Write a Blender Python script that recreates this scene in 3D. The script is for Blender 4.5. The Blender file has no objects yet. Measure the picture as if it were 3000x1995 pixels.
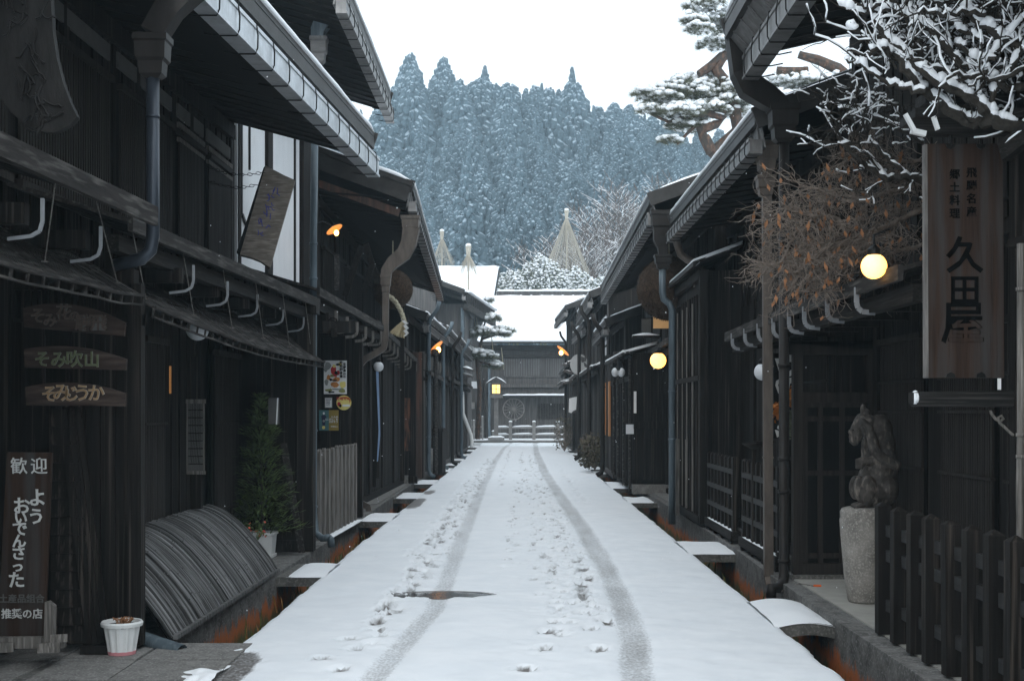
import bpy, math, random
from math import radians, sin, cos, pi
from mathutils import Vector as V, Matrix
S = bpy.context.scene
COL = S.collection

# ------------------------------------------------------------- camera, sky, light, exposure
EYE = 1.6
cam = bpy.data.cameras.new('camera'); co = bpy.data.objects.new('camera', cam); COL.objects.link(co)
co.location = (0, 0, EYE); co.rotation_euler = (radians(90), 0, 0)
cam.sensor_width = 36; cam.lens = 45; cam.shift_x = -0.0083; cam.shift_y = 0.0696
cam.clip_start = 0.1; cam.clip_end = 3000
S.camera = co
w = bpy.data.worlds.new('World'); S.world = w; w.use_nodes = True
nt = w.node_tree; nt.nodes.clear()
sky = nt.nodes.new('ShaderNodeTexSky'); sky.sky_type = 'NISHITA'; sky.sun_disc = False
SUN_EL, SUN_ROT = 38, 200
sky.sun_elevation = radians(SUN_EL); sky.sun_rotation = radians(SUN_ROT); sky.air_density = 1.5; sky.dust_density = 5
hs = nt.nodes.new('ShaderNodeHueSaturation'); hs.inputs['Saturation'].default_value = 0.35
mixn = nt.nodes.new('ShaderNodeMix'); mixn.data_type = 'RGBA'; mixn.inputs[0].default_value = 0.8
mixn.inputs[7].default_value = (7.9, 8.75, 9.5, 1)
bg = nt.nodes.new('ShaderNodeBackground'); bg.inputs[1].default_value = 0.12
wo = nt.nodes.new('ShaderNodeOutputWorld')
nt.links.new(sky.outputs[0], hs.inputs['Color']); nt.links.new(hs.outputs[0], mixn.inputs[6])
nt.links.new(mixn.outputs[2], bg.inputs[0]); nt.links.new(bg.outputs[0], wo.inputs[0])
sl = bpy.data.lights.new('sun', 'SUN'); so = bpy.data.objects.new('sun', sl); COL.objects.link(so)
sl.energy = 0.5; sl.angle = radians(60); sl.color = (1, .97, .93)
# direction of the overcast brightness: high, from behind the camera
so.rotation_euler = (radians(90-SUN_EL-25), 0, radians(SUN_ROT-180)); so.location = (0, 0, 60)
S.view_settings.view_transform = 'Standard'; S.view_settings.look = 'None'
S.view_settings.exposure = 0.72; S.view_settings.gamma = 1
S.cycles.max_bounces = 6; S.cycles.diffuse_bounces = 3; S.cycles.glossy_bounces = 3
S.cycles.transparent_max_bounces = 8; S.cycles.volume_bounces = 1
S.cycles.use_denoising = True

# ------------------------------------------------------------- measuring helpers
F = 2948.0
def P(x, y, D):                      # a place seen at (x, y) of the 2358 px wide photo, D metres down the street
    return V(((x-1199)/F*D, D, EYE+(947-y)/F*D))

# ------------------------------------------------------------- mesh builder
class MB:
    def __init__(s): s.v = []; s.f = []; s.m = []
    def add(s, vs, fs, mi=0):
        b = len(s.v); s.v += [V(a) for a in vs]; s.f += [tuple(i+b for i in f) for f in fs]; s.m += [mi]*len(fs)
        return s
    def hexa(s, p, mi=0):            # 8 corners: bottom ring 0-3, top ring 4-7
        return s.add(p, [(3,2,1,0),(4,5,6,7),(0,1,5,4),(1,2,6,5),(2,3,7,6),(3,0,4,7)], mi)
    def box(s, x0, x1, y0, y1, z0, z1, mi=0):
        if x0 > x1: x0, x1 = x1, x0
        if y0 > y1: y0, y1 = y1, y0
        return s.hexa([(x0,y0,z0),(x1,y0,z0),(x1,y1,z0),(x0,y1,z0),(x0,y0,z1),(x1,y0,z1),(x1,y1,z1),(x0,y1,z1)], mi)
    def beam(s, a, b, w, h, mi=0, up=(0,0,1)):
        a = V(a); b = V(b); d = (b-a)
        if d.length < 1e-6: return s
        d.normalize(); up = V(up)
        if abs(d.dot(up)) > .98: up = V((0,1,0))
        r = d.cross(up).normalized()*(w/2); u = r.cross(d).normalized()*(h/2)
        return s.hexa([a-r-u, a+r-u, b+r-u, b-r-u, a-r+u, a+r+u, b+r+u, b-r+u], mi)
    def tube(s, pts, r, n=8, mi=0, cap=True):
        pts = [V(p) for p in pts]
        if not isinstance(r, (list, tuple)): r = [r]*len(pts)
        t0 = (pts[1]-pts[0]).normalized()
        ref = V((0,0,1)) if abs(t0.z) < .9 else V((1,0,0))
        nrm = t0.cross(ref).normalized(); vs = []
        for i, p in enumerate(pts):
            t = (pts[min(i+1,len(pts)-1)]-pts[max(i-1,0)])
            if t.length < 1e-9: t = t0
            t.normalize(); nrm = (nrm-t*nrm.dot(t))
            if nrm.length < 1e-6: nrm = t.orthogonal()
            nrm.normalize(); b = t.cross(nrm)
            for k in range(n):
                a = 2*pi*k/n; vs.append(p+(nrm*cos(a)+b*sin(a))*r[i])
        fs = [(i*n+k, i*n+(k+1)%n, (i+1)*n+(k+1)%n, (i+1)*n+k) for i in range(len(pts)-1) for k in range(n)]
        if cap: fs += [tuple(range(n))[::-1], tuple(range((len(pts)-1)*n, len(pts)*n))]
        return s.add(vs, fs, mi)
    def rect_tube(s, pts, ws, hs_, mi=0, axis=(0,1,0)):      # rectangular duct following pts in the X-Z plane; ws across, hs_ along axis
        pts = [V(p) for p in pts]; ax = V(axis); vs = []
        for i, p in enumerate(pts):
            t = (pts[min(i+1,len(pts)-1)]-pts[max(i-1,0)]).normalized()
            r = t.cross(ax).normalized()*(ws[i]/2); u = ax*(hs_[i]/2)
            vs += [p-r-u, p+r-u, p+r+u, p-r+u]
        fs = [(i*4+k, i*4+(k+1)%4, (i+1)*4+(k+1)%4, (i+1)*4+k) for i in range(len(pts)-1) for k in range(4)]
        fs += [(3,2,1,0), tuple(len(vs)-4+k for k in range(4))]
        return s.add(vs, fs, mi)
    def lathe(s, c, prof, n=20, mi=0, sx=1, sy=1):
        c = V(c); vs = [c+V((r*cos(2*pi*k/n)*sx, r*sin(2*pi*k/n)*sy, z)) for r, z in prof for k in range(n)]
        fs = [(i*n+k, i*n+(k+1)%n, (i+1)*n+(k+1)%n, (i+1)*n+k) for i in range(len(prof)-1) for k in range(n)]
        fs += [tuple(range(n))[::-1], tuple(range((len(prof)-1)*n, len(prof)*n))]
        return s.add(vs, fs, mi)
    def ball(s, c, r, n=10, m=7, mi=0, sq=1, jit=0, rnd=random):
        prof = []
        vs = []; c = V(c)
        if not isinstance(r, (tuple, list)): r = (r, r, r*sq)
        vs.append(c+V((0,0,-r[2])))
        for i in range(1, m):
            a = -pi/2+pi*i/m
            for k in range(n):
                j = 1+(rnd.random()-.5)*jit
                vs.append(c+V((cos(a)*cos(2*pi*k/n)*r[0]*j, cos(a)*sin(2*pi*k/n)*r[1]*j, sin(a)*r[2]*j)))
        vs.append(c+V((0,0,r[2])))
        fs = [(0, 1+(k+1)%n, 1+k) for k in range(n)]
        for i in range(m-2):
            fs += [(1+i*n+k, 1+i*n+(k+1)%n, 1+(i+1)*n+(k+1)%n, 1+(i+1)*n+k) for k in range(n)]
        t = len(vs)-1; fs += [(t, 1+(m-2)*n+k, 1+(m-2)*n+(k+1)%n) for k in range(n)]
        return s.add(vs, fs, mi)
    def prism(s, pts, d, mi=0):      # planar polygon extruded by vector d
        pts = [V(p) for p in pts]; d = V(d); n = len(pts)
        return s.add(pts+[p+d for p in pts], [tuple(range(n))[::-1], tuple(range(n, 2*n))]+[(i, (i+1)%n, n+(i+1)%n, n+i) for i in range(n)], mi)
    def slab(s, a, b, c, d, t, mi=0):  # quad a,b,c,d on top, t thick below
        q = [V(p) for p in (a, b, c, d)]
        return s.hexa([p-V((0,0,t)) for p in q]+q, mi)
    def snow(s, a, b, w, h, mi=0, seed=0, up=None):   # rounded uneven bank of snow along a-b, lying on the line
        rn = random.Random(seed+int(V(a).y*97)); a = V(a); b = V(b); L = (b-a).length; n = max(3, int(L/.09)); n = min(n, 90)
        d = (b-a).normalized(); r = d.cross(V((0,0,1))).normalized(); u = V((0,0,1)); K = 7; vs = []
        hh = 1; ww = 1
        for i in range(n+1):
            hh += (rn.random()-.5)*.25; hh = min(1.25, max(.7, hh)); ww += (rn.random()-.5)*.12; ww = min(1.1, max(.9, ww))
            e = min(1, min(i, n-i)*.4+.25)
            for k in range(K):
                an = pi*k/(K-1)
                vs.append(a+(b-a)*(i/n)+r*(-cos(an)*w/2*ww*(.6+.4*e))+u*(abs(sin(an))**.7*h*hh*e-(.004 if k in (0, K-1) else 0)))
        fs = [(i*K+k, i*K+k+1, (i+1)*K+k+1, (i+1)*K+k) for i in range(n) for k in range(K-1)]
        fs += [(i*K+K-1, i*K, (i+1)*K, (i+1)*K+K-1) for i in range(n)]
        fs += [tuple(range(K))[::-1], tuple(range(n*K, n*K+K))]
        return s.add(vs, fs, mi)

WL = {}
def obj(name, mb, mat, parent=None, label=None, smooth=False):
    o0 = WL.get(parent.name, V((0,0,0))) if parent is not None else V((0,0,0))
    me = bpy.data.meshes.new(name)
    me.from_pydata([tuple(a-o0) for a in mb.v], [], mb.f)
    mats = mat if isinstance(mat, (list, tuple)) else [mat]
    for m in mats: me.materials.append(M[m] if isinstance(m, str) else m)
    if len(mats) > 1: me.polygons.foreach_set('material_index', mb.m)
    if smooth: me.polygons.foreach_set('use_smooth', [True]*len(mb.f))
    me.update()
    o = bpy.data.objects.new(name, me); COL.objects.link(o)
    if parent is not None: o.parent = parent; WL[o.name] = o0
    if label: o['label'] = label
    return o
def thing(name, label, cat, loc=(0,0,0), group=None):
    o = bpy.data.objects.new(name, None); COL.objects.link(o); o.location = loc; WL[o.name] = V(loc)
    o.empty_display_size = .2
    o['label'] = label; o['category'] = cat
    if group: o['group'] = group
    return o
def solo(name, label, cat, mb, mat, group=None, smooth=False):     # a thing that is one mesh
    lo = V((sum(a.x for a in mb.v)/len(mb.v), sum(a.y for a in mb.v)/len(mb.v), min(a.z for a in mb.v)))
    k = bpy.data.objects.new('tmp', None); WL['tmp'] = lo
    mb.v = [a-lo for a in mb.v]
    o = obj(name, mb, mat, None, None, smooth); o.location = lo; WL[o.name] = lo
    bpy.data.objects.remove(k)
    o['label'] = label; o['category'] = cat
    if group: o['group'] = group
    return o
def kind(name, mb, mat, k='structure', smooth=False):
    o = obj(name, mb, mat, None, None, smooth); o['kind'] = k; return o
def text_mb(body, pos, size, right=(1,0,0), up=(0,0,1), depth=.004, vertical=False, bold=0, align='CENTER'):
    """writing as a mesh: glyphs extruded; pos is the centre of the first line"""
    out = MB(); right = V(right).normalized(); up = V(up).normalized(); nrm = right.cross(up)
    items = [(c, -i*size*1.08) for i, c in enumerate(body)] if vertical else [(body, 0)]
    for c, off in items:
        cu = bpy.data.curves.new('t', 'FONT'); cu.body = c; cu.size = size; cu.extrude = depth; cu.offset = bold
        cu.align_x = align; cu.align_y = 'CENTER'; cu.resolution_u = 2
        o = bpy.data.objects.new('t', cu); COL.objects.link(o)
        dg = bpy.context.evaluated_depsgraph_get(); me = bpy.data.meshes.new_from_object(o.evaluated_get(dg))
        b = V(pos)+up*off
        out.add([b+right*v.co.x+up*v.co.y+nrm*v.co.z for v in me.vertices], [tuple(p.vertices) for p in me.polygons])
        bpy.data.objects.remove(o); bpy.data.curves.remove(cu); bpy.data.meshes.remove(me)
    return out

# ------------------------------------------------------------- materials
M = {}
def mat(name, col, rough=.8, var=.25, scale=(6,6,6), detail=4, metal=0, bump=0, col2=None, spec=.3, mix=(.35,.7), streak=None, emit=None, coords='Object'):
    m = bpy.data.materials.new(name); m.use_nodes = True; n = m.node_tree; b = n.nodes['Principled BSDF']
    b.inputs['Roughness'].default_value = rough; b.inputs['Metallic'].default_value = metal
    b.inputs['Specular IOR Level'].default_value = spec*.6 if max(col) < .06 else spec
    ge = n.nodes.new('ShaderNodeNewGeometry'); mp = n.nodes.new('ShaderNodeMapping'); mp.inputs['Scale'].default_value = scale
    n.links.new(ge.outputs['Position'], mp.inputs[0])
    no = n.nodes.new('ShaderNodeTexNoise'); no.inputs['Scale'].default_value = 1; no.inputs['Detail'].default_value = detail
    no.inputs['Roughness'].default_value = .65
    n.links.new(mp.outputs[0], no.inputs['Vector'])
    cr = n.nodes.new('ShaderNodeValToRGB'); cr.color_ramp.elements[0].position = mix[0]; cr.color_ramp.elements[1].position = mix[1]
    c1 = tuple(c*(1-var) for c in col); c2 = col2 if col2 else tuple(min(1, c*(1+var)) for c in col)
    cr.color_ramp.elements[0].color = (*c1, 1); cr.color_ramp.elements[1].color = (*c2, 1)
    n.links.new(no.outputs[0], cr.inputs[0]); out = cr.outputs[0]
    if streak:                      # second, finer layer: (scale, colour, lo, hi)
        mp2 = n.nodes.new('ShaderNodeMapping'); mp2.inputs['Scale'].default_value = streak[0]
        n2 = n.nodes.new('ShaderNodeTexNoise'); n2.inputs['Scale'].default_value = 1; n2.inputs['Detail'].default_value = 5
        r2 = n.nodes.new('ShaderNodeMapRange'); r2.inputs[1].default_value = streak[2]; r2.inputs[2].default_value = streak[3]
        mx = n.nodes.new('ShaderNodeMix'); mx.data_type = 'RGBA'; mx.inputs[7].default_value = (*streak[1], 1)
        n.links.new(ge.outputs['Position'], mp2.inputs[0]); n.links.new(mp2.outputs[0], n2.inputs['Vector'])
        n.links.new(n2.outputs[0], r2.inputs[0]); n.links.new(r2.outputs[0], mx.inputs[0]); n.links.new(out, mx.inputs[6]); out = mx.outputs[2]
    n.links.new(out, b.inputs['Base Color'])
    if bump:
        bp = n.nodes.new('ShaderNodeBump'); bp.inputs['Strength'].default_value = bump; bp.inputs['Distance'].default_value = .01
        n.links.new(no.outputs[0], bp.inputs['Height']); n.links.new(bp.outputs[0], b.inputs['Normal'])
    if emit:
        b.inputs['Emission Color'].default_value = (*emit[0], 1); b.inputs['Emission Strength'].default_value = emit[1]
    M[name] = m; return m
mat('wood', (.0100,.0082,.0068), .78, .6, (26,26,1.1), 6, bump=.6, streak=((42,42,.8), (.062,.051,.042), .56, .74))
mat('slat', (.026,.022,.019), .75, .5, (30,30,1.2), 5, bump=.4)
mat('wood_h', (.014,.0118,.0102), .75, .5, (30,1.6,30), 5, bump=.5, streak=((70,2,70), (.05,.046,.042), .55, .8))
mat('wood_x', (.016,.015,.014), .75, .5, (1.6,30,30), 5, bump=.5, streak=((2,70,70), (.075,.068,.062), .55, .8))
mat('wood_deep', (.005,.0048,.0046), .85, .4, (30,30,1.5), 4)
mat('wood_grey', (.13,.12,.108), .85, .45, (40,40,2.5), 5, bump=.8, streak=((90,90,3), (.27,.25,.23), .5, .75))
mat('wood_edge', (.028,.025,.023), .85, .45, (14,1.5,14), 6, bump=.5, streak=((26,2.5,26), (.105,.098,.09), .5, .72))
mat('wood_brown', (.036,.020,.013), .7, .4, (24,24,1.2), 5, bump=.6, streak=((12,12,.8), (.045,.042,.04), .45, .65))
mat('wood_sign', (.17,.145,.12), .7, .35, (5,5,30), 5, bump=.6, streak=((8,8,50), (.30,.265,.23), .5, .75))
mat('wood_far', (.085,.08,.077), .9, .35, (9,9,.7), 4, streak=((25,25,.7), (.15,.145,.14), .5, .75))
mat('wood_rust', (.07,.045,.036), .8, .4, (20,20,1.2), 5, streak=((9,9,.8), (.16,.075,.05), .48, .7))
mat('carved', (.016,.015,.014), .7, .45, (12,12,3), 7, bump=1)
mat('ink', (.003,.003,.003), .9, .1, spec=.05)
mat('roof_metal', (.042,.040,.038), .5, .3, (4,4,4), 4, metal=.3, bump=.2)
mat('gutter_light', (.5,.52,.54), .35, .15, (2,7,9), 5, metal=.55, streak=((14,14,3), (.34,.35,.35), .52, .8))
mat('gutter_grey', (.21,.205,.2), .45, .25, (3,7,9), 5, metal=.45, streak=((14,14,3), (.12,.115,.11), .5, .75))
mat('pipe_brown', (.026,.023,.021), .5, .25, (8,8,2), 4, metal=.3)
mat('pipe_navy', (.035,.042,.052), .3, .2, (8,8,2), 4, metal=.3)
mat('pipe_blue', (.10,.13,.15), .45, .25, (8,8,2), 4, metal=.2, streak=((20,20,2), (.2,.24,.26), .55, .8))
mat('pipe_copper', (.12,.10,.085), .5, .3, (8,8,2), 4, metal=.4)
mat('iron', (.02,.02,.02), .5, .2, metal=.6)
mat('snow', (.86,.885,.91), .75, .025, (3,3,3), 5, bump=.25, col2=(.88,.90,.92), spec=.2)
mat('stone', (.17,.165,.155), .85, .35, (9,9,9), 7, bump=.6, streak=((60,60,60), (.30,.29,.28), .5, .7))
mat('stone_dark', (.10,.098,.09), .8, .4, (7,7,7), 7, bump=.6, streak=((40,40,40), (.2,.19,.18), .5, .7))
mat('granite', (.22,.205,.185), .85, .35, (5,5,5), 8, bump=1, streak=((70,70,70), (.36,.34,.31), .5, .68))
mat('monkey_stone', (.05,.044,.039), .6, .5, (16,16,16), 8, bump=.9, streak=((30,30,12), (.20,.175,.15), .52, .78))
mat('tile', (.34,.33,.30), .7, .1, (5,5,5), 4)
mat('white_paint', (.72,.73,.72), .5, .06)
mat('plaster', (.78,.79,.8), .9, .04, (3,3,1.5), 6, streak=((6,6,2), (.66,.66,.66), .58, .8))
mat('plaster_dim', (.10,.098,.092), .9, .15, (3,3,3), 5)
mat('paper', (.75,.75,.74), .8, .02)
mat('globe_off', (.62,.64,.66), .35, .02, spec=.5)
mat('bamboo', (.06,.059,.057), .7, .5, (3,60,3), 5, bump=.6, streak=((3,30,3), (.19,.19,.19), .40, .72))
mat('reed', (.44,.40,.33), .9, .3, (30,30,3), 4)
mat('straw', (.48,.40,.25), .9, .3, (60,60,4), 4)
mat('rope', (.42,.38,.28), .9, .3, (40,40,40), 3)
mat('cedar_ball', (.045,.029,.020), .95, .6, (20,20,20), 6, bump=1, streak=((60,60,60), (.10,.07,.045), .5, .7))
mat('needle', (.055,.068,.03), .7, .45, (20,20,20), 3)
mat('needle_pine', (.14,.15,.105), .7, .4, (10,10,10), 3)
mat('leaf_green', (.035,.055,.02), .6, .4, (9,9,9), 3, col2=(.16,.23,.08))
mat('bark_pine', (.12,.075,.055), .9, .6, (9,9,7), 7, bump=1, streak=((11,11,6), (.06,.052,.046), .42, .56))
mat('bark', (.038,.034,.029), .9, .4, (25,25,25), 5, bump=.5)
mat('twig', (.20,.165,.138), .9, .4, (15,15,15), 4)
mat('twig_far', (.11,.075,.055), .9, .25, (2,2,2), 4)
mat('leaf_dry', (.32,.155,.075), .8, .3, (30,30,30), 3)
mat('flower_red', (.55,.10,.07), .7, .3, (40,40,40), 3)
mat('fol_far', (.095,.14,.165), .9, .4, (2,2,2), 4)  # frosted needles; distant haze is also painted in, lighter and bluer
mat('fol_bush', (.16,.175,.12), .9, .4, (6,6,6), 4)
mat('terracotta', (.42,.14,.07), .8, .2)
mat('pink', (.6,.25,.27), .6, .1)
mat('tan', (.50,.24,.10), .8, .15, (8,8,2))
mat('green_tarp', (.06,.075,.05), .9, .4, (12,12,12), 4)
mat('lamp_bulb', (1,.8,.4), .5, 0, emit=((1,.42,.10), 9))
mat('lamp_globe', (1,.85,.5), .5, 0, emit=((1,.47,.085), 2.7))
mat('lamp_shade_lit', (.42,.22,.10), .5, 0, emit=((1,.34,.06), .45))
mat('lamp_window', (1,.7,.3), .5, 0, emit=((1,.58,.14), 1.5))
mat('ink_white', (.55,.55,.53), .8, .1, (30,30,30), 3)
mat('ink_faint', (.10,.098,.092), .8, .1)
mat('ink_gold', (.30,.20,.11), .8, .2, (40,40,40), 3)
mat('ink_green', (.105,.12,.065), .8, .2, (40,40,40), 3)
mat('ink_brown', (.085,.062,.05), .8, .2, (40,40,40), 3)
mat('ink_blue', (.05,.06,.32), .8, .2)
for nm, c in (('teal', (.07,.16,.17)), ('ochre', (.26,.19,.045)), ('poster_red', (.42,.025,.03)), ('poster_orange', (.5,.2,.05)),
              ('poster_yellow', (.75,.64,.2)), ('poster_green', (.25,.26,.09)), ('poster_grey', (.25,.26,.25)), ('navy', (.02,.025,.06)), ('skin', (.5,.33,.24)), ('orange_plug', (.6,.12,.03)), ('sky_cloth', (.25,.36,.55))):
    mat(nm, c, .7, .08)

# ditch wall: grey stone with orange and green algae growing low down
def algae():
    m = mat('algae_stone', (.13,.127,.12), .8, .5, (7,7,7), 8, bump=1, streak=((45,45,45), (.26,.255,.25), .52, .72)); n = m.node_tree; b = n.nodes['Principled BSDF']
    src = b.inputs['Base Color'].links[0].from_socket
    ge = n.nodes.new('ShaderNodeNewGeometry'); sp = n.nodes.new('ShaderNodeSeparateXYZ'); n.links.new(ge.outputs['Position'], sp.inputs[0])
    mp = n.nodes.new('ShaderNodeMapping'); mp.inputs['Scale'].default_value = (6, 6, 2.2); n.links.new(ge.outputs['Position'], mp.inputs[0])
    no = n.nodes.new('ShaderNodeTexNoise'); no.inputs['Scale'].default_value = 1; no.inputs['Detail'].default_value = 8; no.inputs['Roughness'].default_value = .75
    n.links.new(mp.outputs[0], no.inputs['Vector'])
    def chain(zc, lo, hi, col, src, gain):
        z = n.nodes.new('ShaderNodeMath'); z.operation = 'MULTIPLY_ADD'; z.inputs[1].default_value = -gain; z.inputs[2].default_value = zc*gain
        n.links.new(sp.outputs[2], z.inputs[0])
        a = n.nodes.new('ShaderNodeMath'); a.operation = 'ADD'; n.links.new(z.outputs[0], a.inputs[0]); n.links.new(no.outputs[0], a.inputs[1])
        r = n.nodes.new('ShaderNodeMapRange'); r.inputs[1].default_value = lo; r.inputs[2].default_value = hi; n.links.new(a.outputs[0], r.inputs[0])
        x = n.nodes.new('ShaderNodeMix'); x.data_type = 'RGBA'; x.inputs[7].default_value = (*col, 1)
        n.links.new(r.outputs[0], x.inputs[0]); n.links.new(src, x.inputs[6]); return x.outputs[2]
    o = chain(-.13, .56, .68, (.40, .115, .03), src, 1.6)
    o = chain(-.30, .45, .62, (.085, .085, .03), o, 2.0)
    n.links.new(o, b.inputs['Base Color'])
algae()
# road: snow with wet slush where attribute 'wear' says tyres and shoes pressed it away
def road_mat():
    m = mat('road_snow', (.80,.835,.87), .7, .03, (2.2,2.2,2.2), 6, bump=.35, col2=(.86,.885,.91), spec=.2); n = m.node_tree; b = n.nodes['Principled BSDF']
    src = b.inputs['Base Color'].links[0].from_socket
    at = n.nodes.new('ShaderNodeAttribute'); at.attribute_name = 'wear'
    ge = n.nodes.new('ShaderNodeNewGeometry'); mp = n.nodes.new('ShaderNodeMapping'); mp.inputs['Scale'].default_value = (55, 28, 20); n.links.new(ge.outputs['Position'], mp.inputs[0])
    no = n.nodes.new('ShaderNodeTexNoise'); no.inputs['Scale'].default_value = 1; no.inputs['Detail'].default_value = 4; n.links.new(mp.outputs[0], no.inputs['Vector'])
    a = n.nodes.new('ShaderNodeMath'); a.operation = 'MULTIPLY_ADD'; a.inputs[1].default_value = 1.2; a.inputs[2].default_value = -.6; n.links.new(no.outputs[0], a.inputs[0])
    c = n.nodes.new('ShaderNodeMath'); c.operation = 'ADD'; n.links.new(at.outputs['Fac'], c.inputs[0]); n.links.new(a.outputs[0], c.inputs[1])
    r = n.nodes.new('ShaderNodeMapRange'); r.inputs[1].default_value = .2; r.inputs[2].default_value = 1.2; n.links.new(c.outputs[0], r.inputs[0])
    cl = n.nodes.new('ShaderNodeMath'); cl.operation = 'MULTIPLY'; cl.use_clamp = True; n.links.new(r.outputs[0], cl.inputs[0])
    gt = n.nodes.new('ShaderNodeMath'); gt.operation = 'MULTIPLY'; gt.inputs[1].default_value = 3; gt.use_clamp = True; n.links.new(at.outputs['Fac'], gt.inputs[0]); n.links.new(gt.outputs[0], cl.inputs[1])
    x = n.nodes.new('ShaderNodeMix'); x.data_type = 'RGBA'; x.inputs[7].default_value = (.14, .13, .122, 1)
    n.links.new(cl.outputs[0], x.inputs[0]); n.links.new(src, x.inputs[6]); n.links.new(x.outputs[2], b.inputs['Base Color'])
    rr = n.nodes.new('ShaderNodeMapRange'); rr.inputs[3].default_value = .75; rr.inputs[4].default_value = .35; n.links.new(cl.outputs[0], rr.inputs[0]); n.links.new(rr.outputs[0], b.inputs['Roughness'])
road_mat()

# ------------------------------------------------------------- ground, ditches, road
R = random.Random(7)
g = MB(); g.add([(-900,-60,-.66),(900,-60,-.66),(900,1500,-.66),(-900,1500,-.66)], [(0,1,2,3)])
kind('ground', g, 'snow')
g = MB(); g.box(-3.2, 3.2, 2, 66, -.656, -.62)
kind('ditch_bed', g, 'stone_dark')
def plat(name, s, pts, d0, d1, z, mt):      # stone platform in front of the houses, with its ditch face
    m = MB()
    for (y0, x0), (y1, x1) in zip(pts[:-1], pts[1:]):
        m.hexa([(s*x0,y0,-.62),(s*12,y0,-.62),(s*12,y1,-.62),(s*x1,y1,-.62),(s*x0,y0,z),(s*12,y0,z),(s*12,y1,z),(s*x1,y1,z)])
    return kind(name, m, mt)
# left: near apron, then platform edge drawn a little out and in
plat('pavement', -1, [(3,2.6),(8.85,2.6)], 0, 0, -.004, 'stone_dark')
plat('pavement', -1, [(8.85,2.47),(12.6,2.36),(15.6,2.32),(15.9,2.42),(20.4,2.34),(30,2.36),(42,2.3),(57,2.4)], 0, 0, .035, 'algae_stone')
plat('pavement', 1, [(3,2.33),(9.3,2.33),(12,2.36),(14.5,2.42),(20,2.42),(24,2.4),(26.5,2.45),(40,2.35),(57,2.4)], 0, 0, .06, 'algae_stone')
# road with tyre tracks, shoe prints, and a bare iron cover
def interp(tab, y):
    for (a, b), (c, d) in zip(tab[:-1], tab[1:]):
        if y <= c: t = (y-a)/(c-a); t = max(0, min(1, t)); return b+(d-b)*t
    return tab[-1][1]
TL = [(5,-1.0),(7.6,-.9),(8.85,-.81),(10.4,-.71),(12.3,-.706),(17.3,-.755),(27.3,-.82),(41.7,-.83),(56.8,-.75),(66,-.5)]
TR = [(5,.62),(7.6,.69),(8.85,.79),(10.4,.85),(13.4,.89),(17.9,.86),(24.4,.755),(34,.65),(50.7,.64),(66,.75)]
prints = []
def pxg(x, y): return ((x-1199)/(y-947)*EYE, EYE*F/(y-947))
for x, y in ((740,1515),(785,1541),(820,1490),(803,1467),(875,1446),(905,1408),(868,1428),(945,1338),(962,1348),(938,1372),(985,1330),(990,1300),(975,1312),(1003,1275),(990,1262),(1010,1246),
             (1210,1535),(1255,1490),(1275,1430),(1283,1396),(1262,1454),(1345,1408),(1350,1310),(1362,1448),(1396,1428),(1382,1492),(1375,1396),(1320,1385),(1312,1345),(1358,1335),(1268,1340),(1345,1360),(1330,1290),(1280,1300),(1290,1270),(1318,1250),(1245,1365)):
    X, D = pxg(x, y); prints.append((X, D, R.uniform(.055,.075), R.uniform(.11,.14), R.uniform(.6,1.1) if y > 1400 else R.uniform(.2,.6)))
for tr, a, b in ((-1.04,8.6,46),(-1.1,9.8,40),(-.92,12.2,44),(-1.2,14,30),(.36,9.0,48),(.52,10.3,50),(.62,9.4,22),(.2,12,36),(-.1,13,30),(-.45,26,56),(.05,24,52),(1.15,22,40)):
    D = a
    while D < b:
        D += R.uniform(.19,.33); prints.append((tr+R.uniform(-.07,.07), D, R.uniform(.045,.07), R.uniform(.1,.13), R.uniform(.25,.8)*(.6 if tr > 1 else 1)))
cells = {}
for p in prints:
    for cy in range(int(p[1]-.5), int(p[1]+.5)+1): cells.setdefault(cy, []).append(p)
MHX, MHY, MRX, MRY = -.70, 11.33, .50, .28
from mathutils import noise
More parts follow.
